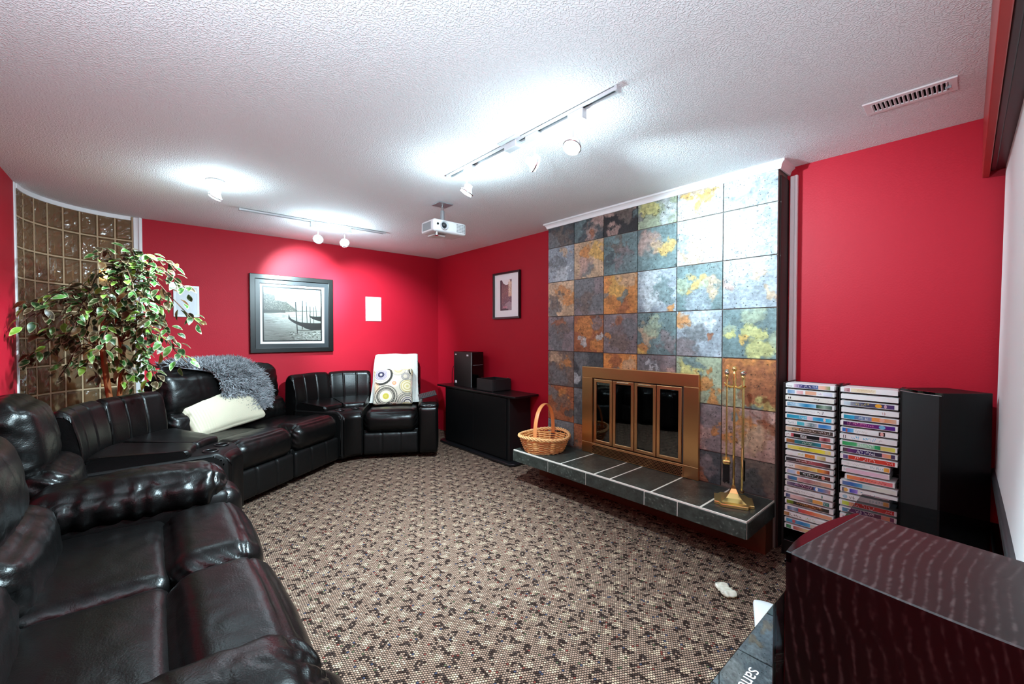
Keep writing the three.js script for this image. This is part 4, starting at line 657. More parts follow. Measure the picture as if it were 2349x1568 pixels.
// ---------- wicker basket on the hearth ----------
{
  const b = thing('wicker_basket', 'round woven wicker basket with a tall arched handle on the slate hearth', 'basket', [2.725, .3105, -2.665], .15); b.scale.set(.9, .97, .9);
  const w1 = mat({ color: 0xdc9a5a, roughness: .55 }), w2 = mat({ color: 0xecb478, roughness: .5 });
  const R = y => .195 + .062 * Math.pow(clamp(y / .13), .8);
  const weave = (y, ph, amp = .007, r = .0062) => { const p = []; for (let i = 0; i < 96; i++) { const a = i / 96 * Math.PI * 2, k = R(y) + amp * Math.cos(a * 12 + ph); p.push(V(Math.cos(a) * k, y + .003 * Math.sin(a * 5 + ph), Math.sin(a) * k * .92)); } return tube(p, r, 150, 6, true); };
  for (let i = 0; i < 12; i++) part('weave_strand', weave(.010 + i * .0098, i % 2 ? 0 : Math.PI), i % 3 ? w1 : w2, b);
  for (let i = 0; i < 24; i++) { const a = (i + .5) / 24 * Math.PI * 2, q = y => V(Math.cos(a) * R(y), y, Math.sin(a) * R(y) * .92); part('stake', tube([q(.004), q(.05), q(.10), q(.135)], .004, 8, 5), w1, b); }
  for (let k = 0; k < 3; k++) { const p = []; for (let i = 0; i < 120; i++) { const a = i / 120 * Math.PI * 2, tw = a * 14 + k * 2.094, rr2 = .266 + .010 * Math.cos(tw); p.push(V(Math.cos(a) * rr2, .142 + .010 * Math.sin(tw) + .012 * Math.cos(a * 2), Math.sin(a) * rr2 * .92)); } part('rim_braid', tube(p, .0078, 200, 6, true), w2, b); }
  for (let k = 0; k < 2; k++) { const p = []; for (let i = 0; i < 100; i++) { const a = i / 100 * Math.PI * 2, tw = a * 12 + k * 3.14; p.push(V(Math.cos(a) * (.2 + .008 * Math.cos(tw)), .010 + .006 * Math.sin(tw), Math.sin(a) * .92 * (.2 + .008 * Math.cos(tw)))); } part('foot_braid', tube(p, .007, 150, 6, true), w2, b); }
  { const p = []; for (let i = 0; i < 500; i++) { const s = i / 500, a = s * Math.PI * 2 * 13, r = .012 + s * .185; p.push(V(Math.cos(a) * r, .014 + .004 * Math.sin(a * 8.5), Math.sin(a) * r * .92)); } part('woven_base', tube(p, .0075, 900, 5), w1, b); }
  { const s = new THREE.Shape(); s.ellipse(0, 0, .020, .006, 0, Math.PI * 2); const p = []; for (let i = 0; i <= 24; i++) { const a = i / 24 * Math.PI; p.push(V(0, .12 + .31 * Math.pow(Math.sin(a), .72), -Math.cos(a) * .222)); } const g = new THREE.ExtrudeGeometry(s, { steps: 70, extrudePath: new THREE.CatmullRomCurve3(p), curveSegments: 10 }); part('handle', g, mat({ color: 0xe8965a, roughness: .4, clearcoat: .3 }), b, [0, 0, 0], [0, 1.77, 0]); }
}

// ---------- brass fireplace tools ----------
{
  const t = thing('fireplace_tool_set', 'polished brass fireplace tool set on its stand at the right end of the hearth', 'fireplace tools', [2.755, .3105, -1.045], .42);
  const s = new THREE.Shape(), a = .105, n = .035; s.moveTo(-a + n, -a); s.lineTo(a - n, -a); s.lineTo(a - n, -a + n * .6); s.lineTo(a, -a + n); s.lineTo(a, a - n); s.lineTo(a - n, a - n * .6); s.lineTo(a - n, a); s.lineTo(-a + n, a); s.lineTo(-a + n, a - n * .6); s.lineTo(-a, a - n); s.lineTo(-a, -a + n); s.lineTo(-a + n, -a + n * .6); s.closePath();
  part('base_plate', (() => { const g = new THREE.ExtrudeGeometry(s, { depth: .014, bevelEnabled: true, bevelSize: .003, bevelThickness: .003, bevelSegments: 2 }); g.rotateX(-Math.PI / 2); return g; })(), brass, t, [0, .003, 0]);
  part('base_cone', (() => { const g = new THREE.LatheGeometry([[.10, 0], [.06, .020], [.034, .047], [.018, .072], [.014, .09], [0, .092]].map(p => new THREE.Vector2(...p)), 4); g.rotateY(Math.PI / 4); const q = g.toNonIndexed(); q.computeVertexNormals(); return q; })(), brass, t, [0, .018, 0]);
  const turned = pts => lathe(pts, 20);
  part('post', turned([[.007, .09], [.007, .72], [.012, .73], [.008, .75], [.013, .77], [.008, .785], [.012, .80], [.006, .82], [0, .82]]), brass, t);
  part('post_knob', new THREE.SphereGeometry(.0155, 20, 14), brass, t, [0, .835, 0]);
  const H2 = .725; part('hook_bar', tube([V(-.10, H2 + .012, .0), V(-.06, H2 - .004, 0), V(0, H2, 0), V(.06, H2 - .004, 0), V(.10, H2 + .012, 0)], .0055, 30, 8), brass, t, [0, 0, 0], [0, .55, 0]);
  part('hook_bar', tube([V(0, H2 + .012, -.06), V(0, H2 - .004, -.03), V(0, H2, 0), V(0, H2 - .004, .03), V(0, H2 + .012, .06)], .0055, 30, 8), brass, t, [0, 0, 0], [0, .55, 0]);
  const handle = y => turned([[.0045, y - .04], [.0045, y + .0], [.009, y + .012], [.0055, y + .03], [.008, y + .05], [.0045, y + .062], [.0105, y + .072], [.0085, y + .082], [.004, y + .088], [0, y + .088]]);
  const tool = (name, x, z, yb, extra) => { const g = new THREE.Group(); const k = t.children.filter(c => c.name.replace(/_\d{3}$/, '') === name).length; g.name = name; g.position.set(x, 0, z); t.add(g); part('rod', cyl(.0048, .0048, H2 - yb, 10), brass, g, [0, (H2 + yb) / 2, 0]); part('handle', handle(H2 - .01), brass, g); part('knob', new THREE.SphereGeometry(.0145, 18, 12), mat({ color: 0xc9c4b4, roughness: .2, metalness: 1 }), g, [0, H2 + .088, 0]); extra(g); return g; };
  const ax = Math.cos(.55), az = -Math.sin(.55);
  tool('poker', .075 * ax, .075 * az, .20, g => part('hook', tube([V(0, .21, 0), V(0, .165, 0), V(.012, .148, 0), V(.035, .150, 0), V(.048, .172, 0)], .0045, 24, 8), brass, g));
  tool('tongs', -.078 * ax, -.078 * az, .34, g => { for (const k of [-1, 1]) part('jaw', tube([V(0, .36, 0), V(k * .012, .30, 0), V(k * .026, .23, 0), V(k * .018, .14, 0), V(k * .004, .10, 0)], .0055, 24, 8), brass, g); part('claw', new THREE.SphereGeometry(.014, 14, 10), mat({ color: 0x5a4630, roughness: .4, metalness: .8 }), g, [0, .098, 0]); });
  tool('brush', -.05 * az * -1, -.05 * ax, .28, g => { part('brush_cap', rbox(.095, .03, .045, .012), brass, g, [0, .265, 0]); part('bristles', (() => { const q = []; for (let i = 0; i < 150; i++) { const b = cyl(.0016, .0012, .11, 4); q.push(at(b, rr(-.042, .042), .195 + rr(-.006, .006), rr(-.017, .017), rr(-.04, .04), 0, rr(-.05, .05))); } q.push(at(rbox(.084, .10, .034, .006), 0, .2, 0)); return join(q); })(), mat({ color: 0x0e0d0d, roughness: .9 }), g).userData.kind = 'stuff'; });
  tool('shovel', .045 * az * -1 * -.2 - .03, .055 * ax * .4 + .03, .28, g => part('pan', puff(.075, .13, .012, { r: .006, n: [12, 14, 3], shape: (v) => { v.z += 3.2 * v.x * v.x; } }), mat({ color: 0x15130f, roughness: .3, metalness: .7 }), g, [0, .225, 0]));
}

// ---------- two racks of video cassettes ----------
{
  const SP = (draw) => draw; // every spine is a strip of one painted sheet: 1024 x 40 pixels
  const scrib = (c, x, y, w, h, col, n) => { c.strokeStyle = col; c.lineWidth = h * .17; c.lineCap = 'round'; const k = w / n; for (let i = 0; i < n; i++) { if (rnd() < .1) continue; c.beginPath(); const px = x + i * k; c.moveTo(px, y + rr(0, h)); for (let j = 0; j < 2 + (rnd() * 2 | 0); j++) c.lineTo(px + rr(0, k * .8), y + rr(0, h)); c.stroke(); } };
  const gr = (c, x0, x1, cols) => { const g = c.createLinearGradient(x0, 0, x1, 0); cols.forEach((q, i) => g.addColorStop(i / (cols.length - 1), q)); c.fillStyle = g; c.fillRect(x0, 4, x1 - x0, 32); };
  const blob = (c, x, y, r, col) => { c.fillStyle = col; c.beginPath(); c.ellipse(x, y, r, Math.min(15, r), 0, 0, 7); c.fill(); };
  const wht = c => { c.fillStyle = '#f0f1ef'; c.fillRect(0, 0, 1024, 40); };
  const K = (f) => c => { wht(c); f(c); };
  const LEFT = [
    ['white and purple case at the top of the left rack', K(c => { gr(c, 180, 700, ['#e8c8d8', '#4a4578', '#3a3c66', '#5f78a8']); gr(c, 700, 940, ['#f0c6b0', '#eab39a', '#7f9a6a']); scrib(c, 280, 9, 400, 20, '#f4f2f4', 16); scrib(c, 30, 14, 120, 16, '#8a8a8a', 7); })],
    ['pale blue case with pink and orange title, second from top of left rack', K(c => { gr(c, 40, 200, ['#6f9ac4', '#a9c8e2']); gr(c, 240, 380, ['#f0d0d4', '#e6a9ac']); gr(c, 430, 660, ['#e8a988', '#eab79c']); scrib(c, 690, 9, 90, 20, '#c8a0c8', 5); gr(c, 800, 980, ['#e6eaf4', '#d0d6e6']); })],
    ['plain ivory case with two black dots on its spine', K(c => { c.fillStyle = '#eceae0'; c.fillRect(0, 0, 1024, 40); blob(c, 78, 20, 9, '#1a1a1a'); blob(c, 118, 20, 10, '#1a1a1a'); scrib(c, 620, 8, 110, 20, '#555', 5); scrib(c, 840, 14, 90, 10, '#c8c8c0', 4); })],
    ['sky blue case with a green hill on the right end of its spine', K(c => { gr(c, 40, 660, ['#5fa6cc', '#bfe0f2', '#2f86b8', '#9fd4ee']); gr(c, 660, 980, ['#2c4a3c', '#9fb8a4', '#3a5048']); scrib(c, 60, 10, 130, 18, '#e8f2f8', 6); scrib(c, 210, 16, 90, 14, '#f4f8fa', 5); })],
    ['white case with two grey drawings near the right end', K(c => { scrib(c, 400, 10, 240, 18, '#c9c9c9', 10); scrib(c, 690, 6, 60, 26, '#5a5a5a', 3); scrib(c, 790, 6, 40, 26, '#4a4a4a', 2); })],
    ['bright aqua blue case with a small white title', K(c => { gr(c, 40, 980, ['#2f9fc0', '#3aa8cc', '#8fd4ea', '#2a98d2', '#66d0ea']); scrib(c, 320, 10, 150, 20, '#f8f4f0', 6); gr(c, 480, 600, ['#f0d4de', '#e0c0d4']); blob(c, 840, 20, 26, '#f2d8d0'); })],
    ['teal and blue case with a white left end', K(c => { scrib(c, 60, 8, 180, 22, '#6f9a98', 7); gr(c, 260, 420, ['#45b2c4', '#62c0cc']); gr(c, 430, 700, ['#d8e2e2', '#5f7c80', '#cfc8d4']); gr(c, 710, 970, ['#4a8fd0', '#3f86cc', '#78b0e0']); scrib(c, 450, 12, 160, 16, '#f2f4f4', 8); })],
    ['brown case with sandy left end and white lettering', K(c => { gr(c, 0, 300, ['#e6d2bc', '#d8bc98', '#b98a58']); gr(c, 300, 1000, ['#7a6252', '#5a4c44', '#4a403c']); scrib(c, 150, 8, 110, 22, '#3a3a44', 4); scrib(c, 330, 8, 330, 18, '#eee2d8', 15); scrib(c, 720, 8, 230, 22, '#f0f0f0', 8); })],
    ['black case with bold white capitals and a red picture at its right end', K(c => { scrib(c, 30, 10, 80, 20, '#8a5f5f', 4); gr(c, 130, 200, ['#e48a90', '#b23a44']); gr(c, 195, 740, ['#1a191b', '#242428']); gr(c, 740, 960, ['#e6a8ac', '#7a3038', '#c8888c']); c.fillStyle = '#f4f4f4'; c.font = 'bold 32px sans-serif'; c.textBaseline = 'middle'; c.fillText('PELICAN', 340, 21, 220); })],
    ['teal case with orange ends and pale lettering', K(c => { gr(c, 40, 220, ['#b87a4a', '#8a5a3a']); gr(c, 220, 780, ['#2f7f94', '#37604a', '#2f8aa8']); gr(c, 780, 980, ['#f0a090', '#c07a50']); scrib(c, 390, 9, 220, 20, '#e2ece6', 9); })],
    ['bright yellow case on the left rack', K(c => { gr(c, 50, 960, ['#ece28a', '#f0e45a', '#d8cf4a', '#f2e63a', '#e8dc8a']); scrib(c, 300, 10, 220, 20, '#a8a030', 10); blob(c, 880, 20, 40, '#e8dca0'); })],
    ['white case with yellow and orange lettering', K(c => { scrib(c, 280, 6, 140, 28, '#c8cc3a', 5); gr(c, 430, 640, ['#e8863a', '#f09a4a']); scrib(c, 440, 8, 190, 22, '#b85a20', 7); gr(c, 680, 860, ['#efe8b8', '#b8a46a']); })],
    ['dark case with a maroon landscape along its spine', K(c => { gr(c, 20, 960, ['#2b2733', '#3c2c36', '#7a3a30', '#b2545e', '#8a3a44', '#2a2428']); scrib(c, 250, 8, 330, 18, '#f0d8e0', 14); })],
    ['cream case with an orange and yellow castle scene', K(c => { gr(c, 220, 700, ['#eec8a8', '#d8a060', '#f0d878']); gr(c, 700, 950, ['#e0a02a', '#e8904a', '#7a3020']); scrib(c, 40, 14, 140, 14, '#555', 7); })],
    ['black case with white italic title and blue left end', K(c => { gr(c, 40, 230, ['#b8b0cc', '#a8c8e6', '#c8d8ea']); blob(c, 290, 20, 36, '#e89a5a'); gr(c, 320, 950, ['#232a2c', '#1c1e22', '#5a1a1c']); scrib(c, 390, 8, 330, 22, '#eef0f4', 13); blob(c, 810, 20, 34, '#e08a84'); })],
    ['dark blue case fading to dusty pink', K(c => { gr(c, 60, 270, ['#6a5a80', '#2f74a8', '#3f84b0']); gr(c, 270, 980, ['#d8b0a8', '#a87078', '#c8a894', '#e8a888']); scrib(c, 640, 10, 160, 16, '#8a6a6a', 7); })],
    ['purple case with pink lettering and a blue right end', K(c => { gr(c, 40, 620, ['#8a7a92', '#4a3860', '#5a2a4a', '#3c2c4c']); gr(c, 620, 960, ['#3a62a8', '#5a80c0', '#c8948c']); scrib(c, 210, 8, 380, 20, '#f0b8d8', 16); blob(c, 680, 20, 30, '#f0f4fa'); })],
    ['white case with thin grey script lettering', K(c => { scrib(c, 60, 8, 60, 22, '#777', 3); scrib(c, 210, 8, 220, 22, '#9aa0a4', 9); scrib(c, 440, 12, 220, 16, '#9aa4a0', 9); blob(c, 810, 20, 14, '#3f7a6c'); })],
    ['pale case with an orange animal-coloured patch and green right end', K(c => { gr(c, 40, 140, ['#4a527c', '#8a88a8']); gr(c, 140, 620, ['#f0d0c8', '#d8b4b0', '#6a8078']); gr(c, 620, 830, ['#e8a858', '#f0b45a']); gr(c, 840, 960, ['#4a8a84', '#2f6a5c']); scrib(c, 860, 9, 90, 20, '#e8f0ee', 4); })],
    ['olive and dark brown case with a spotted band of gold', K(c => { gr(c, 40, 190, ['#8a9a2c', '#6a7a24']); gr(c, 190, 940, ['#2a1f1a', '#3c2418', '#8a4a20', '#402418', '#2a2420']); scrib(c, 260, 6, 560, 20, '#e8a868', 18); })],
    ['grey blue case with a red and orange sunset', K(c => { gr(c, 60, 300, ['#3f5a88', '#a8b8d0', '#5a7088']); gr(c, 300, 1000, ['#c84a5a', '#e86a4a', '#f0a878', '#e8b08a']); })],
    ['cream case with brown pictures and green letters', K(c => { gr(c, 0, 120, ['#c8a070', '#a8784a']); scrib(c, 130, 6, 260, 26, '#4a4438', 6); scrib(c, 480, 8, 200, 22, '#a8b050', 7); })],
    ['blue case second from the bottom of the left rack', K(c => { gr(c, 40, 560, ['#4a9ac0', '#5fa8cc', '#3a8ac8', '#68b0d8']); blob(c, 210, 20, 36, '#c86a70'); gr(c, 560, 960, ['#d8d0c0', '#b8c8d4']); })],
    ['white case with a green left end at the bottom of the left rack', K(c => { gr(c, 40, 150, ['#3a8a5a', '#5aa070']); gr(c, 200, 960, ['#c86a6a', '#e0c89a', '#d8d060', '#e8dcc0']); })]];
  const RIGHT = [
    ['cream case with faint orange lettering at the top of the right rack', K(c => { gr(c, 70, 180, ['#e6c8c8', '#b87a80']); scrib(c, 70, 20, 90, 12, '#4a4a4a', 6); gr(c, 200, 650, ['#f0e4c4', '#e8d8b4', '#f0e8d0']); scrib(c, 320, 10, 320, 16, '#c8a070', 14); })],
    ['entirely blank white case, second from the top of the right rack', K(c => { })],
    ['navy case with yellow lettering and an orange picture', K(c => { gr(c, 60, 190, ['#d0e0e8', '#b8ccd4']); gr(c, 190, 960, ['#98a0ac', '#4a4f66', '#3a3f5c', '#4a3f74']); scrib(c, 250, 6, 290, 24, '#e8d850', 8); blob(c, 690, 20, 60, '#eaa83a'); blob(c, 810, 20, 24, '#c8a8b8'); })],
    ['plain white case with one small red label', K(c => { scrib(c, 740, 8, 70, 24, '#b06a62', 4); })],
    ['half aqua and half orange case', K(c => { gr(c, 50, 250, ['#2a9ab4', '#38a8d8']); gr(c, 250, 560, ['#5a80a8', '#8a90b0']); gr(c, 560, 980, ['#f09a4a', '#e89a68', '#d8b49c']); scrib(c, 270, 6, 230, 26, '#e8f0ec', 8); blob(c, 740, 20, 46, '#f0b49c'); })],
    ['violet case with pink lettering and a light blue gem shape', K(c => { gr(c, 60, 980, ['#3a1a48', '#8a3a7a', '#6a2a78', '#4a2a88']); scrib(c, 140, 6, 480, 22, '#f0a0c0', 14); blob(c, 760, 20, 56, '#7ac0e0'); })],
    ['white case with a deep blue left end and a small dark photograph', K(c => { gr(c, 40, 250, ['#2a62b8', '#3f88d8', '#7ac8ea']); blob(c, 120, 22, 20, '#a86a70'); scrib(c, 270, 12, 260, 18, '#b0aa98', 12); c.fillStyle = '#3a2c2c'; c.fillRect(700, 5, 110, 30); blob(c, 755, 20, 30, '#e6b0a8'); })],
    ['white case with large light blue capitals', K(c => { c.fillStyle = '#5a4a50'; c.fillRect(70, 8, 52, 24); blob(c, 96, 20, 14, '#f0f0f0'); scrib(c, 230, 6, 180, 27, '#4fb4dc', 5); scrib(c, 440, 6, 230, 27, '#4fb4dc', 6); scrib(c, 720, 8, 60, 22, '#aaa', 3); })],
    ['green case with a yellow right end', K(c => { gr(c, 50, 320, ['#3aa860', '#58b878']); gr(c, 320, 640, ['#b8dcc4', '#8ac8a0']); gr(c, 640, 740, ['#38b070', '#2a9058']); gr(c, 740, 990, ['#d8c878', '#e2e060']); scrib(c, 340, 6, 280, 26, '#e8f4ec', 8); })],
    ['dark purple case with a white handwritten title', K(c => { gr(c, 50, 140, ['#4a4a50', '#6a3a50']); gr(c, 140, 980, ['#7a3a70', '#3a2c6a', '#3a3448', '#4a4468']); scrib(c, 310, 5, 340, 28, '#f2f2f4', 12); gr(c, 760, 910, ['#e89a9c', '#f0a868']); })],
    ['red case with bold white lettering', K(c => { gr(c, 60, 150, ['#8a78a8', '#5a4a78']); gr(c, 160, 980, ['#d84a34', '#c83a2c', '#e04a38', '#c83a34']); scrib(c, 280, 5, 370, 28, '#f6e8e4', 10); scrib(c, 830, 8, 120, 22, '#f0c8b8', 5); })],
    ['short white box with teal lettering and an orange end', K(c => { scrib(c, 120, 8, 420, 20, '#c4ccc0', 16); scrib(c, 620, 7, 270, 24, '#4a8a9a', 11); gr(c, 900, 1010, ['#f0c058', '#e89a3a']); })],
    ['short pale pink box on the right rack', K(c => { gr(c, 100, 1010, ['#e8d0d8', '#eac4d8', '#f0ccde', '#e6d6da']); scrib(c, 50, 8, 50, 22, '#c0b8bc', 3); })],
    ['short coral red box with dark red lettering', K(c => { gr(c, 50, 980, ['#f0a058', '#f07a62', '#f08a80', '#e87880']); scrib(c, 330, 7, 560, 24, '#b83a44', 20); })],
    ['blue case fading to pale green just above the glass stand', K(c => { gr(c, 50, 420, ['#5a78a8', '#2f6ab8', '#5ab0d8']); gr(c, 420, 1000, ['#b8dce0', '#e0e8d8', '#e8ece0']); })],
    ['case with teal capitals partly behind the tinted glass', K(c => { gr(c, 40, 130, ['#4a5a80', '#e0c070']); blob(c, 110, 20, 40, '#e8b860'); gr(c, 180, 330, ['#3a4ab8', '#b08ae0']); scrib(c, 330, 6, 330, 28, '#4aa0b8', 6); })],
    ['white case with a pale blue globe behind the tinted glass', K(c => { blob(c, 110, 20, 46, '#a8d0e0'); scrib(c, 190, 7, 110, 24, '#333', 5); scrib(c, 330, 12, 230, 14, '#9a9a9a', 9); c.fillStyle = '#8a3a3a'; c.fillRect(700, 6, 110, 28); })],
    ['lime and purple case behind the tinted glass', K(c => { gr(c, 60, 190, ['#d8e468', '#b8d83a']); gr(c, 190, 980, ['#d8a070', '#6a3a5a', '#5a4a80', '#4a4468']); scrib(c, 220, 8, 260, 20, '#e8b070', 8); })],
    ['grey case with a bright orange patch behind the tinted glass', K(c => { gr(c, 60, 640, ['#4a88a8', '#5a5f68', '#8a8078']); scrib(c, 120, 6, 420, 24, '#e0e4e8', 11); gr(c, 640, 1000, ['#f08a2a', '#8a6a4a', '#b09a84']); })],
    ['white case low on the right rack with dark blue marks', K(c => { scrib(c, 60, 6, 100, 28, '#3a5a80', 3); gr(c, 400, 900, ['#e0e0dc', '#c8c4bc']); })],
    ['plain pale case near the bottom of the right rack', K(c => { gr(c, 400, 1000, ['#ecebe6', '#dcd8cc']); })]];
  const all = [...LEFT, ...RIGHT], rows = 48, sheet = paint(1024, 2048, c => { all.forEach(([, d], i) => { c.save(); c.beginPath(); c.rect(0, i * 42, 1024, 40); c.clip(); c.translate(0, i * 42); d(c); c.fillStyle = 'rgba(255,255,255,.35)'; c.fillRect(0, 0, 1024, 5); c.restore(); }); });
  const print = mat({ map: sheet, roughness: .22, clearcoat: .6, clearcoatRoughness: .1 }), shellM = mat({ color: 0xe9ebea, roughness: .35 }), rackM = mat({ color: 0x070607, roughness: .45 });
  const pitch = .0373, y0 = 1.052;
  const rack = (label, z, n) => {
    const r = thing('video_rack', label, 'video rack', [3.06, 0, z], 0, 'video cassette racks');
    for (const s of [-1, 1]) part('side_panel', rbox(.20, 1.065, .012, .003), rackM, r, [0, .5325, s * .1345]);
    part('back_panel', rbox(.008, 1.06, .256, .002), rackM, r, [.094, .53, 0]);
    part('foot', rbox(.20, .09, .258, .003), rackM, r, [0, .05, 0]);
    for (let i = 0; i <= n; i++) for (const s of [-1, 1]) part('ledge', rbox(.17, .003, .016, .001), rackM, r, [.0, y0 - i * pitch + .0165, s * .121]);
  };
  rack('tall black video rack next to the fireplace, the left of the two', -.699, 24);
  rack('tall black video rack next to the black tower speaker, the right of the two', -.4295, 24);
  let n = 0;
  for (const [list, z] of [[LEFT, -.699], [RIGHT, -.4295]]) list.forEach(([label], i) => {
    const short = list === RIGHT && i >= 11 && i <= 13, L = short ? [.208, .204, .212][i - 11] : .243, off = short ? [-.012, -.012, .006][i - 11] : rr(-.003, .003), k = n++;
    const t = thing('video_case', label, 'video case', [2.935 + rr(0, .006) + (short ? .004 : 0), y0 - i * pitch - .0145, z + off], 0, list === LEFT ? 'video cases in the left rack' : 'video cases in the right rack');
    const g = puff(.135, .029, L, { r: .005, n: [4, 5, 20] }); part('shell', g, shellM, t, [.0685, .0145, 0]);
    const p = new THREE.PlaneGeometry(L - .004, .0255), U = p.attributes.uv; for (let q = 0; q < U.count; q++) U.setXY(q, .003 + U.getX(q) * .994, 1 - (k * 42 + (1 - U.getY(q)) * 38 + 1) / 2048); p.rotateY(-Math.PI / 2);
    part('spine', p, print, t, [-.0003, .0145, 0]);
  });
}

// ---------- tower speakers ----------
const veneer = tex(1024, 1024, (x, y) => {
  const u = x / 1024 * 1.0, v = y / 1024 * .6, w = .04 * nz(u * 1.6, v * 2.2, 1) + .012 * nz(u * 6, v * 7, 2), ring = Math.abs(((v * 1.0 + w * 1.4) * 84 % 1 + 1) % 1 - .5) * 2;
  const broad = .5 + .5 * nz(u * .8 + 3, v * 3 + w * 6, 4), pore = nz(u * 60, v * 190, 6) + .7 * nz(u * 180, v * 300, 7), e = sst(.35, .95, ring * (.45 + .55 * broad) + .42 * pore);
  return [15 + 42 * e, 10 + 41 * e, 10 + 40 * e];
});
function towerSpeaker(label, [x, z], ry, w, d, h, wood = true) {
  const s = thing('tower_speaker', label, 'speaker', [x, 0, z], ry, 'black tower speakers');
  const side = wood ? mat({ map: veneer, bumpMap: veneer, bumpScale: .0005, roughness: .36, specularIntensity: .75 }) : mat({ color: 0x0b0c0d, roughness: .42, specularIntensity: .5 }); 
  const sh = new THREE.Shape(), a = w / 2, b = d / 2; sh.moveTo(-a, -b + .0); sh.quadraticCurveTo(-a - .012, 0, -a, b); sh.lineTo(a, b); sh.quadraticCurveTo(a + .012, 0, a, -b); sh.closePath(); // sides bow out; shape y is depth
  const g = new THREE.ExtrudeGeometry(sh, { depth: h - .03, bevelEnabled: true, bevelSize: .0015, bevelThickness: .0015, bevelSegments: 1, curveSegments: 10 }); g.rotateX(-Math.PI / 2); 
  const gm = uvm(g, 1); const U = gm.attributes.uv, P = gm.attributes.position, N = gm.attributes.normal; for (let i = 0; i < U.count; i++) if (Math.abs(N.getY(i)) > .5) U.setXY(i, P.getX(i) * 1.0 + .3, P.getZ(i) * 1.7 + .45); else U.setXY(i, P.getY(i) * 1.0, (P.getX(i) + P.getZ(i)) * 1.7);
  part('cabinet', gm, side, s, [0, .03, 0]);
  part('plinth', rbox(w + .02, .03, d + .02, .004), blackPlastic, s, [0, .015, .0]);
  const cr = (x0, bow, th) => { const q = new THREE.Shape(); q.moveTo(-x0, 0); q.quadraticCurveTo(0, bow * 2, x0, 0); q.lineTo(x0, -th); q.lineTo(-x0, -th); q.closePath(); return q; };
  const cap = new THREE.ExtrudeGeometry(cr(a + .002, .012, .004), { depth: .012, bevelEnabled: true, bevelSize: .001, bevelThickness: .001, bevelSegments: 1, curveSegments: 16 }); cap.rotateX(Math.PI / 2); cap.rotateX(0); // lies flat, bowed towards +z
  part('top_cap', cap, glossBlack, s, [0, h + .001, b]);
  const rim = new THREE.ExtrudeGeometry(cr(a + .004, .034, -.002), { depth: .004, bevelEnabled: false, curveSegments: 16 }); rim.rotateX(Math.PI / 2);
  part('front_grille', (() => { const q = new THREE.ExtrudeGeometry(cr(a - .002, .010, .002), { depth: h - .10, bevelEnabled: false, curveSegments: 16 }); q.rotateX(Math.PI / 2); return uvm(q); })(), mat({ color: 0x242627, roughness: .85 }), s, [0, h - .012, b]);
  part('chrome_rim', tube([V(-a - .002, 0, .001), V(-a * .5, 0, .0095), V(0, 0, .0125), V(a * .5, 0, .0095), V(a + .002, 0, .001)], .0022, 24, 6), chrome, s, [0, h - .012, b]);
}
towerSpeaker('tall black wood-grained tower speaker in the right foreground', [.706, -.040], Math.PI - .165, .212, .225, 1.08);
towerSpeaker('tall black tower speaker between the video rack and the projection screen', [2.952, -.146], -2.29, .205, .235, 1.083, false);

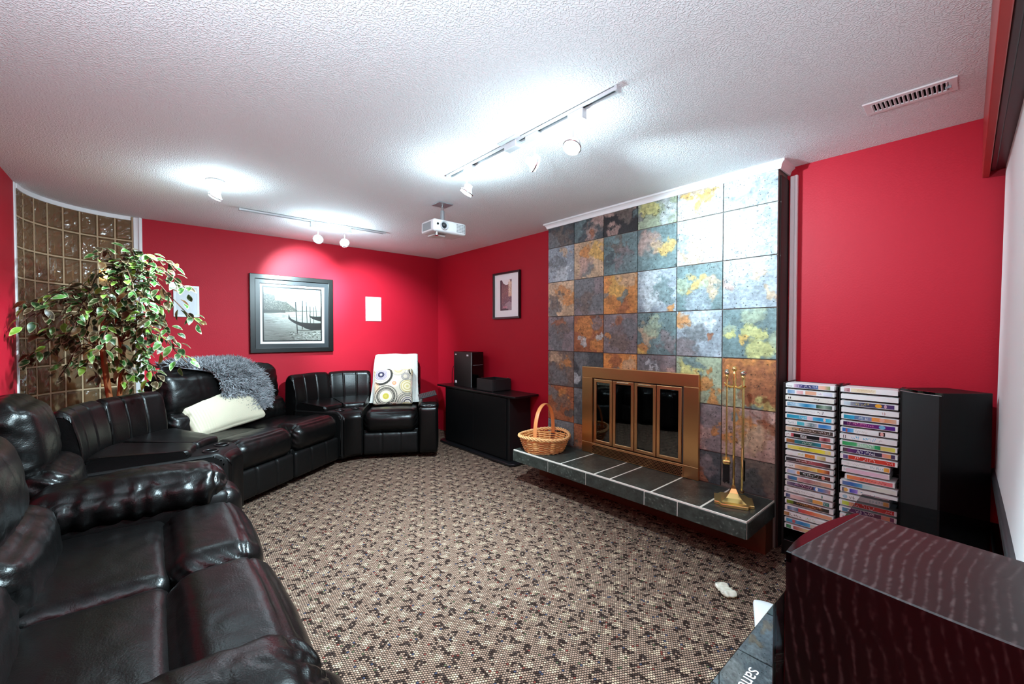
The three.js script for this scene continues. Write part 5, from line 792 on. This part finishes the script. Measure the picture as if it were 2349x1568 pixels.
// ---------- glass television stand ----------
{
  const y = .55, t = thing('tv_stand', 'long low black television stand with a tinted glass top beside the near speaker', 'tv stand', [1.85, 0, -.185]);
  const gl = mat({ color: 0x6c7478, transmission: 1, thickness: 0, roughness: .01, ior: 1.9, specularIntensity: 1 }), L = 1.78;
  part('glass_top', rbox(L, .010, .47, .003), gl, t, [0, y - .005, 0]);
  part('glass_shelf', rbox(L - .1, .012, .40, .003), glossBlack, t, [0, .30, .02]);
  part('bottom_shelf', rbox(L - .04, .03, .44, .004), blackWood, t, [0, .075, .01]);
  for (const s of [-1, 1]) { part('side_panel', rbox(.03, y - .012, .38, .005), blackWood, t, [s * (L / 2 - .09), (y - .012) / 2, .02]); }
  part('back_panel', rbox(L - .2, .46, .012, .003), blackWood, t, [0, .31, .19]);
  for (const x of [-.6, 0, .6]) part('top_spacer', cyl(.016, .016, .018, 16), chrome, t, [x, y - .019, .16]);
  part('top_support', rbox(L - .16, .016, .36, .004), glossBlack, t, [0, y - .028, .03]);
  const font = await new FontLoader().loadAsync('fonts/droid/droid_sans_regular.typeface.json');
  const lg = new TextGeometry('sanus', { font, size: .028, depth: .0006, curveSegments: 6, bevelEnabled: false }); lg.rotateX(-Math.PI / 2); lg.rotateY(Math.PI);
  part('logo_lettering', lg, mat({ color: 0xf2f4f4, roughness: .6 }), t, [1.10 - 1.85, y + .0003, -.375 + .185]);
}

// ---------- things on the carpet in front of the stand ----------
{
  const g = thing('electronic_device', 'white slim plastic device lying on the carpet at the edge of the glass stand', 'device', [2.16, 0, -.668], .37);
  part('case', puff(.30, .035, .10, { r: .012, bulge: [.02, .004, 0], n: [16, 6, 10] }), whitePlastic, g, [0, .0185, 0]);
  part('cable', tube([V(.06, .03, .055), V(.05, .045, .085), V(.0, .03, .105), V(-.06, .015, .09), V(-.10, .02, .11)], .006, 30, 7), blackPlastic, g);
  part('plug', rbox(.03, .022, .045, .006), blackPlastic, g, [.07, .03, .062]);
  for (let i = 0; i < 2; i++) part('button', cyl(.004, .004, .003, 10), greyMetal, g, [.02 + i * .03, .0405, .01]);
}
{
  const g = puff(.105, .024, .07, { r: .014, bulge: [.006, .008, 0], n: [20, 8, 14], shape: (v) => { v.y += .25 * v.x * Math.abs(v.x) * 3; if (v.y > 0 && Math.abs(v.x) < .03) v.y -= .007; }, crease: p => .007 * nz(p.x * 45, p.y * 30, p.z * 45) });
  single('plastic_wrapper', g, mat({ color: 0xf2ecdc, roughness: .18, transmission: .45, thickness: 0, clearcoat: .5 }), 'small crumpled clear plastic wrapper lying on the carpet before the hearth', 'wrapper', [2.285, .017, -.90], [0, .95, 0]);
}

renderer.render(scene, camera);
